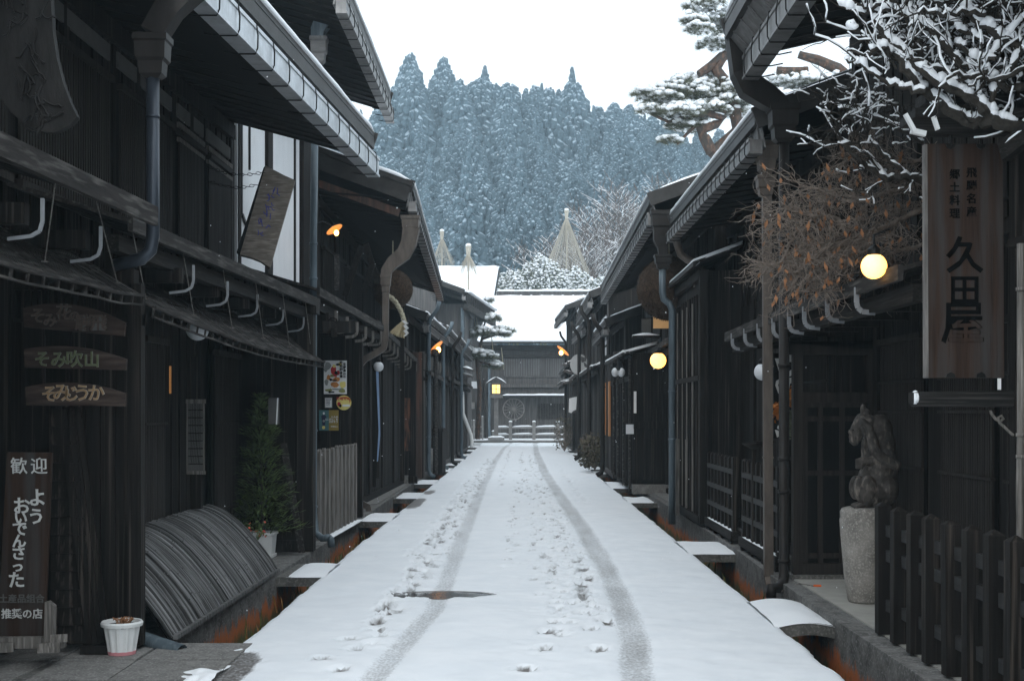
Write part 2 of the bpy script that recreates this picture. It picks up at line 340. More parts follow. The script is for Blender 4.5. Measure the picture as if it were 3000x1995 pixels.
def snowz(x, y):
    z = .014*noise.noise((x*1.3, y*.8, 0))+.007*noise.noise((x*5, y*4, 3))
    tz = max(0, 1-abs(x-.25)/.75)*max(0, .6+noise.noise((x*2, y*1.1, 6)))
    if y < 34: z += .011*tz*noise.noise((x*15, y*11, 2))
    wv = 0
    if y < 35: z += .0045*noise.noise((x*14, y*11, 8))
    for T, wd, gain in ((TL, .070, .52), (TR, .085, .62)):
        d = abs(x-interp(T, y)+.01*noise.noise((y*3, wd*50, 0)))
        wdd = wd*(1 if y < 14 else 1.15)
        if d < wdd*1.7:
            k = max(0, min(1, (wdd*1.7-d)/(wdd*.9))); z -= .016*k
            wv = max(wv, k*(gain+.22*noise.noise((x*5, y*1.1, 1))+(.18 if y < 11.5 and gain > .65 else 0)))
    for px_, py_, rw, rl, dp in cells.get(int(y), ()):
        dx = (x-px_)/rw; dy = (y-py_)/rl; r2 = dx*dx+dy*dy
        if r2 < 4:
            r = math.sqrt(r2)
            if r < 1: z -= .03*(.5+dp*.5); wv = max(wv, dp*1.5*min(1, (1-r)*3))
            elif r < 1.5: z += .014*(1-abs(r-1.22)/.28) if abs(r-1.22) < .28 else 0
    rm = math.sqrt(((x-MHX)/MRX)**2+((y-MHY)/MRY)**2)+.08*noise.noise((x*7, y*7, 5))
    hole = rm < 1
    if rm < 1: z -= .035
    # bare wet patches by the ditch edges
    for (ax, ay, rx, ry) in ((-1.80,8.0,.15,.62),(-1.85,22.6,.16,1.5),(-1.82,25.6,.12,.8),(.0,22.7,.0,.0)):
        if rx:
            q = ((x-ax)/rx)**2+((y-ay)/ry)**2+.5*noise.noise((x*9, y*5, 2))
            if q < 1: wv = max(wv, min(1.1, (1-q)*3)); z -= .012
    if y > 61: 
        q = abs(y-63.2)/.9+noise.noise((x*1.5, y, 3))*.6
        if q < .8: wv = max(wv, .5)
    if y > 33 and abs(y-34.6) < .12 and -.75 < x < .3: wv = max(wv, .45)
    return z, wv
EL = [(3,1.97),(8.4,1.96),(9.5,1.95),(15,1.97),(24,1.96),(40,1.95),(66,1.98)]
ys = []; y = 4.5
while y < 66: ys.append(y); y += .04 if y < 15 else (.06 if y < 24 else (.13 if y < 40 else .4))
ys.append(66)
NX = 105; rv = []; rf = []; wear = []
for y in ys:
    xl = -interp(EL, y)+.02*noise.noise((y*2.1, 0, 0))+.008*noise.noise((y*13, 1, 0)); xr = interp(EL, y)+.02*noise.noise((y*2.1, 5, 0))+.008*noise.noise((y*13, 4, 0))
    rv.append((xl, y, -.62)); wear.append(0)
    rv.append((xl, y, -.035)); wear.append(0)
    for i in range(NX):
        x = xl+(xr-xl)*i/(NX-1); z, wv = snowz(x, y)
        e = min(x-xl, xr-x)
        if e < .05: z -= .03*(1-e/.05)**2
        rv.append((x, y, z)); wear.append(wv)
    rv.append((xr, y, -.035)); wear.append(0)
    rv.append((xr, y, -.62)); wear.append(0)
K = NX+4; mi = []
for j in range(len(ys)-1):
    for i in range(K-1):
        rf.append((j*K+i, j*K+i+1, (j+1)*K+i+1, (j+1)*K+i)); mi.append(1 if i in (0, K-2) else 0)
me = bpy.data.meshes.new('road'); me.from_pydata(rv, [], rf); me.materials.append(M['road_snow']); me.materials.append(M['algae_stone'])
me.polygons.foreach_set('material_index', mi); me.polygons.foreach_set('use_smooth', [True]*len(rf))
at = me.attributes.new('wear', 'FLOAT', 'POINT'); at.data.foreach_set('value', wear); me.update()
ro = bpy.data.objects.new('road', me); COL.objects.link(ro); ro['kind'] = 'structure'
mat('wet_iron', (.13,.125,.12), .16, .3, (30,30,30), 4, metal=.3, spec=.6)
mc = MB(); mc.lathe((MHX, MHY, -.030), [(.02,0),(.40,0),(.40,.012),(.36,.012),(.355,.008),(.02,.008)], 32, sx=1.24, sy=.66)
for k in range(-5, 6): mc.box(MHX+k*.075-.006, MHX+k*.075+.006, MHY-.13, MHY+.13, -.0225, -.019)
solo('manhole_cover', 'wet iron manhole cover showing through a hole melted in the road snow', 'manhole cover', mc, 'wet_iron')
# slabs of pavement on the left apron, with their joints
def stones():
    m = MB(); s = MB()
    xs = [-6,-4.6,-3.75,-2.98,-2.47,-1.84]
    for j, (y0, y1) in enumerate(((5.8,6.7),(6.7,7.62),(7.62,8.25),(8.25,8.86))):
        for i, (x0, x1) in enumerate(zip(xs[:-1], xs[1:])):
            o = .12*noise.noise((i*3.1, j*2.7, 0)) if i < 4 else 0; gz = .004+.006*abs(noise.noise((i, j*5, 3)))
            m.hexa([(x0+.008+o,y0+.008,-.12),(x1-.008+o,y0+.008,-.12),(x1-.008+o*.5,y1-.008,-.12),(x0+.008+o*.5,y1-.008,-.12),
                    (x0+.012+o,y0+.012,gz),(x1-.012+o,y0+.012,gz),(x1-.012+o*.5,y1-.012,gz),(x0+.012+o*.5,y1-.012,gz)])
    kind('paving_stones', m, 'stone')
    vs = []; fs = []; nx, ny = 40, 50
    for j in range(ny+1):
        for i in range(nx+1):
            x = -2.25+.42*i/nx; y = 6.6+1.5*j/ny
            t = (x+2.25)/.42*.8+.9*noise.noise((x*4, y*3, 1))-.45+.5*noise.noise((x*14, y*11, 1))
            e = min(1, min(ny-j, nx*2)*.15)
            vs.append((x, y, .008+min(.024, t*.055)*e-(0 if e > .9 else .01)))
    fs = [(j*(nx+1)+i, j*(nx+1)+i+1, (j+1)*(nx+1)+i+1, (j+1)*(nx+1)+i) for j in range(ny) for i in range(nx)]
    s.add(vs, fs); kind('snow_patch', s, 'snow', 'stuff', True)
stones()
# stone crossings over the ditches
def bridge(s, y0, y1, label, arch=0, x0=1.93, x1=2.5, th=.09, sn=.035, bare=0, z=.0):
    t = thing('ditch_bridge', label, 'stone slab', (s*(x0+x1)/2, (y0+y1)/2, -.1), 'stone crossings over the roadside ditches')
    m = MB(); q = MB(); n = 10
    for i in range(n):
        a, b = i/n, (i+1)/n; za, zb = z+arch*sin(pi*a), z+arch*sin(pi*b)
        xa, xb = s*(x0+(x1-x0)*a), s*(x0+(x1-x0)*b)
        m.hexa([(xa,y0,za-th),(xb,y0,zb-th),(xb,y1,zb-th),(xa,y1,za-th),(xa,y0,za),(xb,y0,zb),(xb,y1,zb),(xa,y1,za)])
    obj('slab', m, 'stone_dark', t)
    nx, ny = 14, 14; vs = []
    for j in range(ny+1):
        for i in range(nx+1):
            a = i/nx*(1-bare); x = s*(x0-.04+(x1-x0+.04)*a); y = y0-.012+(y1-y0+.024)*j/ny
            e = min(1, min(j, ny-j)*.45)*min(1, (nx-i)*.35)
            vs.append((x, y, z+arch*sin(pi*a)+sn*e*(.75+.5*noise.noise((x*5, y*4, 9)))-.002))
    fs = [(j*(nx+1)+i, j*(nx+1)+i+1, (j+1)*(nx+1)+i+1, (j+1)*(nx+1)+i) for j in range(ny) for i in range(nx)]
    q.add(vs, fs); obj('snow_cover', q, 'snow', t, smooth=True)
bridge(1, 9.5, 10.75, 'arched stone crossing under thick snow by the near picket fence', arch=.035, x1=2.36, sn=.035)
bridge(1, 14.4, 15.8, 'flat snowy stone crossing between the two lattice barriers', x1=2.5)
bridge(1, 22.5, 24.0, 'snowy stone slab reaching the tiled entrance of the ball-hung house', x1=2.46, bare=.15)
bridge(1, 26.7, 29.2, 'snowy stone slab before the tall entrance posts on the right', x1=2.46, bare=.2)
nr = 0
for a, b, l in ((33,34.3,'snowy slab just past the first distant downpipe on the right'),(35.6,37.2,'wide snowy slab second past the first distant downpipe on the right'),(39,40.3,'snowy slab beside the rightside shrubs'),(43,44.2,'thin snowy slab beyond the rightside shrubs'),(47.5,49,'narrow snowy slab near the far plant pot'),(53,54.5,'farthest snowy slab on the right, by the road end')):
    bridge(1, a, b, l)
bridge(-1, 12.4, 13.5, 'broken stone crossing at the end of the curved bamboo fence', x1=2.4, bare=.25)
bridge(-1, 18.7, 20.2, 'snowy stone crossing beyond the weathered plank fence', x1=2.38)
bridge(-1, 23.6, 25.4, 'half bare stone slab before the house with the straw rope', x1=2.38, bare=.1, sn=.02)
bridge(-1, 28.3, 30.0, 'snowy slab at the foot of the reddish wooden wall', x1=2.38)
for a, b, l in ((34.2,36.2,'snowy slab by the round stone past the reddish wall'),(38.2,39.6,'snowy slab by the second blue downpipe'),(42,43.4,'snowy slab by the third leftside downpipe'),(46.5,48,'snowy slab by the last leftside downpipe'),(52,53.3,'narrow snowy slab in front of the leaning white pole'),(57.5,59.5,'farthest snowy slab on the left, by the white pole foot')):
    bridge(-1, a, b, l)
# grass tufts growing in the ditches
gm = MB()
for s, d0, d1, n in ((-1,12.9,20,520),(-1,20.3,30,260),(-1,9.1,12.5,160),(1,10.8,22,260)):
    for k in range(n):
        y = R.uniform(d0, d1); x = s*(2.02+R.random()**1.5*.34); z = -.62+R.uniform(0,.3) if abs(x) > 2.25 else -.62
        h = R.uniform(.08,.26); a = R.uniform(0, 6.28); l = R.uniform(.02,.09); wd = R.uniform(.004,.01)
        b = V((x, y, z)); tip = b+V((cos(a)*l, sin(a)*l, h)); mid = (b+tip)/2+V((0,0,.03)); r = V((wd,0,0))
        gm.add([b-r, b+r, mid+r, mid-r, tip], [(0,1,2,3),(3,2,4)], 0 if R.random() < .5 else 1)
mat('weed', (.10,.12,.03), .8, .4, (9,9,9)); mat('weed_dry', (.28,.15,.05), .9, .4, (9,9,9))
kind('ditch_weeds', gm, ['weed', 'weed_dry'], 'stuff')

# ------------------------------------------------------------- houses
PITCH = .36
def lerp(a, b, t): return a+(b-a)*t
def lattice(t, s, d0, d1, x0, x1, z0, z1, gap=.055, rails=(), frame=.05, back=True, m='slat', name='lattice_window', depth=.03):
    """street-parallel lattice from (x0,d0) to (x1,d1); slats, frame and cross rails in one mesh, dark board behind as its child"""
    q = MB(); n = max(2, int((d1-d0)/gap)); o = -s*depth
    for i in range(1, n):
        y = lerp(d0, d1, i/n); x = lerp(x0, x1, i/n)
        q.beam((s*x+o, y, z0), (s*x+o, y, z1), gap*.42, .03, up=(0,1,0))
    for z, h in ((z0, frame), (z1, frame)):
        q.beam((s*x0+o*1.4, d0, z), (s*x1+o*1.4, d1, z), .06, h)
    for z in rails: q.beam((s*x0+o*1.55, d0, z), (s*x1+o*1.55, d1, z), .03, .022)
    f = obj(name, q, m, t)
    if back:
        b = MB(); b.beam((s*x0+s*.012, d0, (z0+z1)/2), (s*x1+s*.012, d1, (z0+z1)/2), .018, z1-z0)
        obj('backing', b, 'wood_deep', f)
    return f
def brackets_on(p, a, b, step, zt, zb, xo):      # iron straps round the gutter: list of small tubes in one part each up to 90
    pass
def pipe_part(t, pts, r, m, name='downpipe', collar=(), foot=None):
    q = MB(); q.tube(pts, r, 10)
    for c in collar:
        i = 0; p = V(c); q.lathe(p, [(r*1.02,-.02),(r*1.3,-.02),(r*1.3,.02),(r*1.02,.02)], 12)
    return obj(name, q, m, t, smooth=False)
def hopper(t, c, w, h, m, d=None):
    q = MB(); c = V(c); d = d or w*.8
    prof = ((1,.0,0),(1,-.14,0),(.9,-.18,0),(.86,-.55,0),(.72,-.62,0),(.66,-.9,0),(.4,-1,0))
    vs = []
    for k, dz, _ in prof: vs += [c+V((-w/2*k,-d/2*k,dz*h)), c+V((w/2*k,-d/2*k,dz*h)), c+V((w/2*k,d/2*k,dz*h)), c+V((-w/2*k,d/2*k,dz*h))]
    q.add(vs, [(i*4+j, i*4+(j+1)%4, i*4+4+(j+1)%4, i*4+4+j) for i in range(len(prof)-1) for j in range(4)]+[(0,1,2,3)])
    return obj('rain_hopper', q, m, t)

def house(label, s, d0, d1, xf, xu, eave, zsof, pent=None, gm='gutter_grey', gs=1.0, strap=.45, wm='wood', ridge=6.0,
          fascia=.13, snow=.05, side=True, wall_z=0.03, soffit_gap=.3, far=False, flash=.15, gutter=.16, hooks=True, zlow=None, pents=None, rafters=True, gable_snow=True, gdx=.05, mats=None):
    (ex0, ez0), (ex1, ez1) = eave
    t = thing('machiya_house', label, 'house', (s*(xf[0]+1), (d0+d1)/2, 0))
    zl = zlow or 3.0
    # lower and upper wall, with vertical boards standing 8 mm proud
    q = MB(); q.hexa([(s*xf[0],d0,wall_z),(s*(xf[0]+5),d0,wall_z),(s*(xf[1]+5),d1,wall_z),(s*xf[1],d1,wall_z),(s*xf[0],d0,zl),(s*(xf[0]+5),d0,zl),(s*(xf[1]+5),d1,zl),(s*xf[1],d1,zl)])
    n = int((d1-d0)/.24); RB = random.Random(int(d0*10)+s)
    for i in range(n):
        a, b = i/n, (i+1)/n; ya, yb = lerp(d0,d1,a)+.006, lerp(d0,d1,b)-.006; x = lerp(xf[0],xf[1],(a+b)/2)-.012-.008*RB.random()
        q.box(s*x, s*(x+.03), ya, yb, wall_z+.02, zl-.02)
    nn = int(4.6/.22)                     # end wall toward the camera, boarded
    for i in range(nn):
        xa = xf[0]+.02+i*.22; q.box(s*(xa+.005), s*(xa+.212), d0-.014-.008*RB.random(), d0+.01, wall_z+.02, zl-.01)
    obj('lower_wall', q, wm, t)
    q = MB(); zt0, zt1 = zsof[0]+.02, zsof[1]+.02
    q.hexa([(s*xu[0],d0+.02,zl-.3),(s*(xu[0]+5),d0+.02,zl-.3),(s*(xu[1]+5),d1-.02,zl-.3),(s*xu[1],d1-.02,zl-.3),(s*xu[0],d0+.02,zt0),(s*(xu[0]+5),d0+.02,zt0+5*PITCH),(s*(xu[1]+5),d1-.02,zt1+5*PITCH),(s*xu[1],d1-.02,zt1)])
    for i in range(n):
        a, b = i/n, (i+1)/n; ya, yb = lerp(d0,d1,a)+.03, lerp(d0,d1,b)-.006; x = lerp(xu[0],xu[1],(a+b)/2)-.012-.008*RB.random()
        q.box(s*x, s*(x+.03), ya, yb, zl-.2, lerp(zt0,zt1,a)-.05)
    obj('upper_wall', q, wm, t)
    q = MB()                              # posts
    m_ = max(2, round((d1-d0)/1.85))
    for i in range(m_+1):
        a = i/m_; y = lerp(d0+.07, d1-.07, a); x = lerp(xf[0],xf[1],a); q.box(s*(x-.05), s*(x+.08), y-.06, y+.06, wall_z, zl+.02)
    for i in range(m_+1):
        a = i/m_; y = lerp(d0+.1, d1-.1, a); x = lerp(xu[0],xu[1],a); q.box(s*(x-.05), s*(x+.08), y-.06, y+.06, zl-.1, lerp(zsof[0],zsof[1],a)+.05)
    q.beam((s*(xu[0]-.03),d0+.04,zsof[0]-.16), (s*(xu[1]-.03),d1-.04,zsof[1]-.16), .08, .16)
    q.beam((s*(xf[0]-.03),d0+.04,wall_z+.07), (s*(xf[1]-.03),d1-.04,wall_z+.07), .07, .12)
    obj('frame_posts', q, 'wood' if not far else 'wood_far', t)
    # roof slab and snow on it
    E0, E1 = V((s*ex0,d0,ez0)), V((s*ex1,d1,ez1)); up = V((s*ridge,0,ridge*PITCH))
    q = MB(); q.slab(E0, E1, E1+up, E0+up, .06)
    q.beam(E0+V((0,-.03,-.10)), E0+up+V((0,-.03,-.10)), .05, .2)     # barge board at the near gable end
    q.beam(E1+V((0,.03,-.10)), E1+up+V((0,.03,-.10)), .05, .2)
    rf_ = obj('roof', q, 'roof_metal', t)
    q = MB(); k = V((s*.02,0,.0)); nx, ny = 5, max(4, int((d1-d0)/.35)); vs = []
    for j in range(ny+1):
        for i in range(nx+1):
            a = (i/nx)**1.5; p = E0.lerp(E1, j/ny)+up*a
            e = .35 if i == 0 else 1
            vs.append(p+V((s*.03*(i == 0), (.03 if j == 0 else -.03 if j == ny else 0), snow*e*(.8+.5*noise.noise((p.x*2, p.y*2.3, 1)))+.004)))
    b0 = len(vs); q.add(vs, [(j*(nx+1)+i, j*(nx+1)+i+1, (j+1)*(nx+1)+i+1, (j+1)*(nx+1)+i) for j in range(ny) for i in range(nx)])
    q.snow(E0+V((s*.035,.02,-.005)), E1+V((s*.035,-.02,-.005)), .1, snow+.01)
    if gable_snow: q.snow(E0+V((s*.05,.03,.0)), E0+up+V((0,.03,0)), .1, snow)
    obj('snow_cover', q, 'snow', rf_, smooth=True)
    # eave edge: fascia, sheet flashing with laps, gutter box
    def line(dx, dz): return E0+V((s*dx,0,dz)), E1+V((s*dx,0,dz))
    q = MB(); a, b = line(.03, -.06-fascia/2); q.beam(a, b, .05, fascia); obj('fascia_board', q, 'wood_edge' if far else 'roof_metal', t)
    zz = .06+fascia
    q = MB(); a, b = line(.05, -zz+.01); c_, d_ = line(.05+gdx*.9, -zz-flash-.01); q.hexa([c_,d_,d_+V((s*.02,0,0)),c_+V((s*.02,0,0)),a,b,b+V((s*.02,0,0)),a+V((s*.02,0,0))]); a = (a+c_)/2; b = (b+d_)/2
    L = (b-a).length; ns = int(L/strap)
    for i in range(ns+1):
        p = a.lerp(b, (i+.3)/(ns+1)); q.beam(p+V((-s*(.008+gdx*.45),0,flash/2)), p+V((-s*(.012-gdx*.45),.03,-flash/2)), .016, .012)
    fl = obj('flashing', q, gm, t)
    q = MB(); a, b = line(gdx-.03, -zz-flash*.7-gutter/2); q.beam(a, b, .12*gs, gutter)
    for dz, w_ in ((gutter/2, .03), (-gutter/2+.012, .022)):
        c, d = line(gdx-.03-.06*gs, -zz-flash*.7-gutter/2+dz); q.beam(c, d, .022, w_)
    gu = obj('gutter', q, gm, t)
    if hooks:
        ns = int(L/strap)
        for i in range(min(ns+1, 90)):
            y = (i+.5)/(ns+1); p = a.lerp(b, y); w_ = .068*gs; h_ = gutter/2+.012; q = MB()
            q.tube([p+V((-s*w_*.2,0,h_+.05)), p+V((-s*w_,0,h_+.02)), p+V((-s*(w_+.012),.012,h_*.3)), p+V((-s*(w_+.012),0,-h_*.6)), p+V((-s*w_*.9,0,-h_)), p+V((s*w_,0,-h_)), p+V((s*(w_+.1),0,-h_+.02))], .0065, 5)
            obj('gutter_strap', q, 'iron', gu)
    # soffit with battens running up the slope
    zg0, zg1 = ez0-zz-flash*.7-.02, ez1-zz-flash*.7-.02
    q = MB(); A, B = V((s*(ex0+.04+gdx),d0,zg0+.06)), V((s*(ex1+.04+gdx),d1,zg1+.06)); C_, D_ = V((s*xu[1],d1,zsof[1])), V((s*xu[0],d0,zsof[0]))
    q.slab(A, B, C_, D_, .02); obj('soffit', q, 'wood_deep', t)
    if rafters:
        n = int((d1-d0)/soffit_gap)
        for i in range(n):
            a = (i+.5)/n; p0 = A.lerp(B, a); p1 = D_.lerp(C_, a); q = MB(); q.beam(p0+V((0,0,-.035)), p1+V((0,0,-.035)), .022, .022); obj('rafter', q, 'wood_x', t)
    if pent:
        pent_roof(t, s, d0, d1, pent[0], pent[1], xu, pent[2], pent[3] if len(pent) > 3 else 0)
    return t
def pent_roof(t, s, d0, d1, p0, p1, xin, m2='wood_edge', snow=0, beam=True, pitch=.3, th=.10):
    (px0, pz0), (px1, pz1) = p0, p1
    q = MB(); A, B = V((s*px0,d0,pz0)), V((s*px1,d1,pz1)); u0 = V((s*(xin[0]-px0),0,(xin[0]-px0)*pitch)); u1 = V((s*(xin[1]-px1),0,(xin[1]-px1)*pitch))
    n = max(1, int((d1-d0)/.32))
    for i in range(n):
        a, b = i/n, (i+1)/n; dz = V((0,0,.004*(i % 2)))
        q.slab(A.lerp(B,a)+dz, A.lerp(B,b)+dz, B.lerp(B,0)*0+A.lerp(B,b)+u0.lerp(u1,b)+dz, A.lerp(B,a)+u0.lerp(u1,a)+dz, .03)
    q.beam(A+V((0,0,-.035)), B+V((0,0,-.035)), .035, th)
    pr = obj('pent_roof', q, m2, t)
    if beam:
        q = MB(); q.beam(A+V((s*.12,0,-.16)), B+V((s*.12,0,-.16)), .09, .11); obj('pent_beam', q, 'wood_h', pr)
    if snow:
        q = MB(); q.slab(A+V((0,0,.004+snow*.6)), B+V((0,0,.004+snow*.6)), B+u1+V((0,0,.004+snow)), A+u0+V((0,0,.004+snow)), snow*.55)
        q.snow(A+V((s*.04,0,0)), B+V((s*.04,0,0)), .1, snow*1.1); q.snow(A+V((s*.03,.04,0)), A+u0+V((0,.04,0)), .09, snow*1.1)
        obj('pent_snow', q, 'snow', pr, smooth=True)
    return pr

# ---- left side
h = house('dark two storey house nearest on the left, with bright metal gutter and bamboo awnings', -1, 4.2, 14.6, (3.62,3.16), (3.45,3.31),
          ((2.6,4.98),(1.66,4.78)), (4.75,4.93), None, gm='gutter_light', strap=.46, gs=1.1, gutter=.2, flash=.17)
L1 = h
pent_roof(h, -1, 4.2, 8.1, (2.62,2.93), (2.31,2.87), (3.4,3.4), beam=False, th=.12)
pent_roof(h, -1, 8.4, 14.6, (2.56,2.87), (2.30,2.87), (3.38,3.3))
def xu1(d): return lerp(3.45, 3.31, (d-4.2)/10.4)
def xp1(d): return lerp(2.6, 2.31, (d-4.2)/3.9) if d < 8.2 else lerp(2.56, 2.30, (d-8.4)/6.2)
for a, b in ((4.6,6.2),(6.4,8.35),(8.5,10.35),(10.55,12.1),(12.3,13.25),(13.4,14.4)):
    lattice(h, -1, a, b, xu1(a)-.02, xu1(b)-.02, 3.12, 4.28, gap=.05)
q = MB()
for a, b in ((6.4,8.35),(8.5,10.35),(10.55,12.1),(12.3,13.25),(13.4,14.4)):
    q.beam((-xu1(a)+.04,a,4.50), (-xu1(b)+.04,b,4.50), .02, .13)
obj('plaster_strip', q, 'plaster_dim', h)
q = MB()
for a, b in ((12.3,13.25),(13.4,14.45)):
    q.beam((-xu1(a)+.05,a,4.36), (-xu1(b)+.05,b,4.36), .03, .05); q.beam((-xu1(a)+.05,a,4.22), (-xu1(b)+.05,b,4.22), .03, .04)
obj('weathered_rail', q, 'wood_grey', h)
mat('painted_grey', (.24,.25,.26), .6, .15, (9,9,9))
# brackets under the pent roof with pale painted curled ends
for d, jx in ((6.6,107),(7.6,240),(9.6,452),(10.8,530),(12.0,598),(13.2,657),(14.25,704)):
    x = (jx-1199)/F*d; q = MB(); q.beam((x-.62,d,2.62), (x-.10,d,2.62), .07, .11)
    br = obj('bracket', q, 'wood', h)
    q = MB(); pts = [(x-.02,d,2.70),(x-.02,d,2.58),(x-.035,d,2.53),(x-.08,d,2.505),(x-.2,d,2.49)]
    for a, b in zip(pts[:-1], pts[1:]): q.beam(a, b, .018, .014, up=(0,1,0))
    obj('painted_end', q, 'painted_grey', br)
q = MB(); q.beam((-2.44,8.8,2.33+.33),(-2.68,8.8,2.5),.05,.05)
# corner post and leaning side boards at the far end
q = MB(); q.box(-2.50,-2.32,14.32,14.5,.04,2.8); q.box(-3.2,-2.52,14.4,14.44,.04,2.9); q.box(-2.54,-2.28,14.26,14.54,2.70,2.78)
obj('corner_post', q, 'wood', h)
def lean_board(t, xa, xb, xt0, xt1, y, z0, z1, n=9, bm='wood_edge'):       # tapering skirt of lapped boards, facing the camera
    q = MB()
    for i in range(n):
        a, b = i/n, (i+1)/n
        q.hexa([(lerp(xa,xt0,a),y-.03,lerp(z0,z1,a)+.004),(lerp(xb,xt1,a),y-.03,lerp(z0,z1,a)+.004),(lerp(xb,xt1,a),y+.02,lerp(z0,z1,a)+.004),(lerp(xa,xt0,a),y+.02,lerp(z0,z1,a)+.004),
                (lerp(xa,xt0,b),y-.012,lerp(z0,z1,b)),(lerp(xb,xt1,b),y-.012,lerp(z0,z1,b)),(lerp(xb,xt1,b),y+.02,lerp(z0,z1,b)),(lerp(xa,xt0,b),y+.02,lerp(z0,z1,b))])
    s_ = obj('lapped_boards', q, 'wood', t)
    q = MB()
    for i in range(n):
        a, b = i/n, (i+1)/n; o = .012*(1 if i % 2 else .3)
        for k in range(2):
            q.beam((lerp(xb,xt1,a)+.01+k*.035,y-.045+k*.01,lerp(z0,z1,a)), (lerp(xb,xt1,b)+.01+k*.035-o*.4,y-.035+k*.01,lerp(z0,z1,b)-.006), .034, .02, up=(0,1,0))
    obj('edge_batten', q, bm, s_)
    return s_
lean_board(h, -2.73, -2.42, -2.66, -2.62, 14.05, .06, 1.26)
# sleeve wall near the camera
q = MB(); q.box(-2.64,-2.55,8.6,8.7,.03,2.46)
for i in range(5): q.box(-2.645-.1*i-.093,-2.645-.1*i,8.655+.006*(i%2),8.70,.03,2.40)
q.box(-3.5,-3.14,8.72,8.76,.03,2.46); q.box(-3.3,-2.55,8.63,8.72,2.18,2.26); q.box(-3.6,-2.6,8.6,8.72,2.42,2.56)
obj('sleeve_wall', q, 'wood', h)
q = MB()
for i in range(16): q.box(-3.5+.045*i,-3.48+.045*i,8.62,8.645,2.22,2.5)
q.box(-3.6,-2.62,8.60,8.625,2.20,2.225)
obj('lattice_window', q, 'wood', h)
lean_board(h, -3.12, -2.86, -3.12, -3.03, 8.52, .06, 1.62, 13, 'wood')
q = MB()
for i in range(4): q.beam((-2.85+.035*i,8.47+.01*i,.07),(-3.05+.035*i,8.49+.01*i,1.63),.033,.03,up=(0,1,0))
q.box(-2.9,-2.68,8.42,8.6,.0,.06)
obj('leaning_battens', q, 'wood', h)
# recessed entrance: lattice door, lit slit, posts
lattice(h, -1, 8.9, 10.3, 3.10, 3.10, .25, 2.2, gap=.05, rails=(.55,.9,1.5,1.75), depth=.02)
lattice(h, -1, 10.45, 11.1, 3.10, 3.10, .25, 2.2, gap=.05, rails=(.6,1.5), depth=.02)
lattice(h, -1, 12.9, 14.0, 3.10, 3.10, .25, 2.2, gap=.07, rails=(.6,1.5), depth=.02)
q = MB(); q.beam((-3.07,11.2,1.88),(-3.07,11.235,1.88),.01,.24); mat('amber_dim', (.4,.2,.08), .7, 0, emit=((1,.42,.1), .10)); obj('lit_slit', q, 'amber_dim', h)
q = MB(); q.beam((-3.08,9.2,1.68),(-3.08,9.7,1.68),.01,.35); 
# downpipe with an offset at the bottom
dp = thing('tmp', 'x', 'x'); bpy.data.objects.remove(dp)
pp = [(-2.37,8.25,3.85),(-2.37,8.25,2.72),(-2.385,8.25,2.64),(-2.44,8.25,2.585),(-2.62,8.25,2.54)]
q = MB(); q.tube(pp, .042, 14)
q.lathe((-2.37,8.25,3.5), [(.043,-.01),(.045,-.01),(.045,.01),(.043,.01)], 14); obj('downpipe', q, 'pipe_navy', h, smooth=True)
hopper(h, (-2.37,8.25,4.02), .22, .28, 'pipe_brown')
q = MB(); q.rect_tube([(-2.02,8.6,4.75),(-2.08,8.5,4.5),(-2.2,8.4,4.35),(-2.28,8.3,4.2),(-2.36,8.25,4.03)], [.2,.2,.18,.16,.15], [.18,.18,.17,.15,.14]); obj('pipe_offset', q, 'pipe_brown', h)

# awnings of split bamboo with a row of sockets along the lower edge
def awning(label, d0, d1, xl, zl_, xt, zt, n, sag, seed):
    t = thing('bamboo_awning', label, 'awning', (-(xl[0]+xt[0])/2, (d0+d1)/2, zl_[0]))
    rn = random.Random(seed); q = MB(); N = n
    for i in range(N):
        a = (i+.5)/N; y = lerp(d0, d1, a); sg = sag*sin(pi*a)+.012*noise.noise((y*2.2, seed, 0))
        lo = V((-lerp(*xl, a), y, lerp(*zl_, a)+sg)); hi = V((-lerp(*xt, a), y, lerp(*zt, a)+sg*.3)); w_ = (d1-d0)/N
        j = rn.uniform(-.03, .03); mid = lo.lerp(hi, .5)+V((0,0,.015*rn.random()))
        q.beam(lo+V((-.0,0,0)), mid, w_*.94, .010); q.beam(mid+V((0,0,.012)), hi, w_*.94, .010)
        if i % 2 == 0: q.beam(lo+V((-.02,0,.012)), hi+V((0,0,.012)), w_*.3, .014)
    obj('bamboo_sheet', q, 'wood_edge' , t)
    q = MB(); m = int((d1-d0)/.20); prev = None
    for i in range(m+1):
        a = i/m; y = lerp(d0, d1, a); sg = sag*sin(pi*a)+.012*noise.noise((y*2.2, seed, 0)); lo = V((-lerp(*xl, a)+.01, y, lerp(*zl_, a)+sg))
        if prev is not None:
            q.beam(prev+V((0,0,.0)), lo+V((0,0,.0)), .03, .018); q.beam(prev+V((-.01,0,-.062)), lo+V((-.01,0,-.062)), .022, .012)
        q.beam(lo+V((0,0,.0)), lo+V((-.01,0,-.066)), .012, .02); prev = lo
    obj('edge_rail', q, 'wood_edge', t)
    q = MB(); m = max(2, int((d1-d0)/1.05))
    for i in range(m+1):
        a = (i+.15)/(m+.3); y = lerp(d0, d1, a); lo = V((-lerp(*xl, a)-.1, y, lerp(*zl_, a)+.07)); hi = V((-xp1(y)-.06, y-.35, 2.9))
        q.tube([lo, hi], .004, 5); q.lathe(lo+V((0,0,0)), [(.004,0),(.02,0),(.02,.006),(.004,.006)], 10)
    obj('hanger_wires', q, 'wood_grey', t)
    return t
awning('long sagging bamboo awning above the entrance and globe lamp on the left', 8.7, 14.55, (2.50,2.24), (2.31,2.17), (3.05,2.85), (2.62,2.62), 92, -.06, 3)
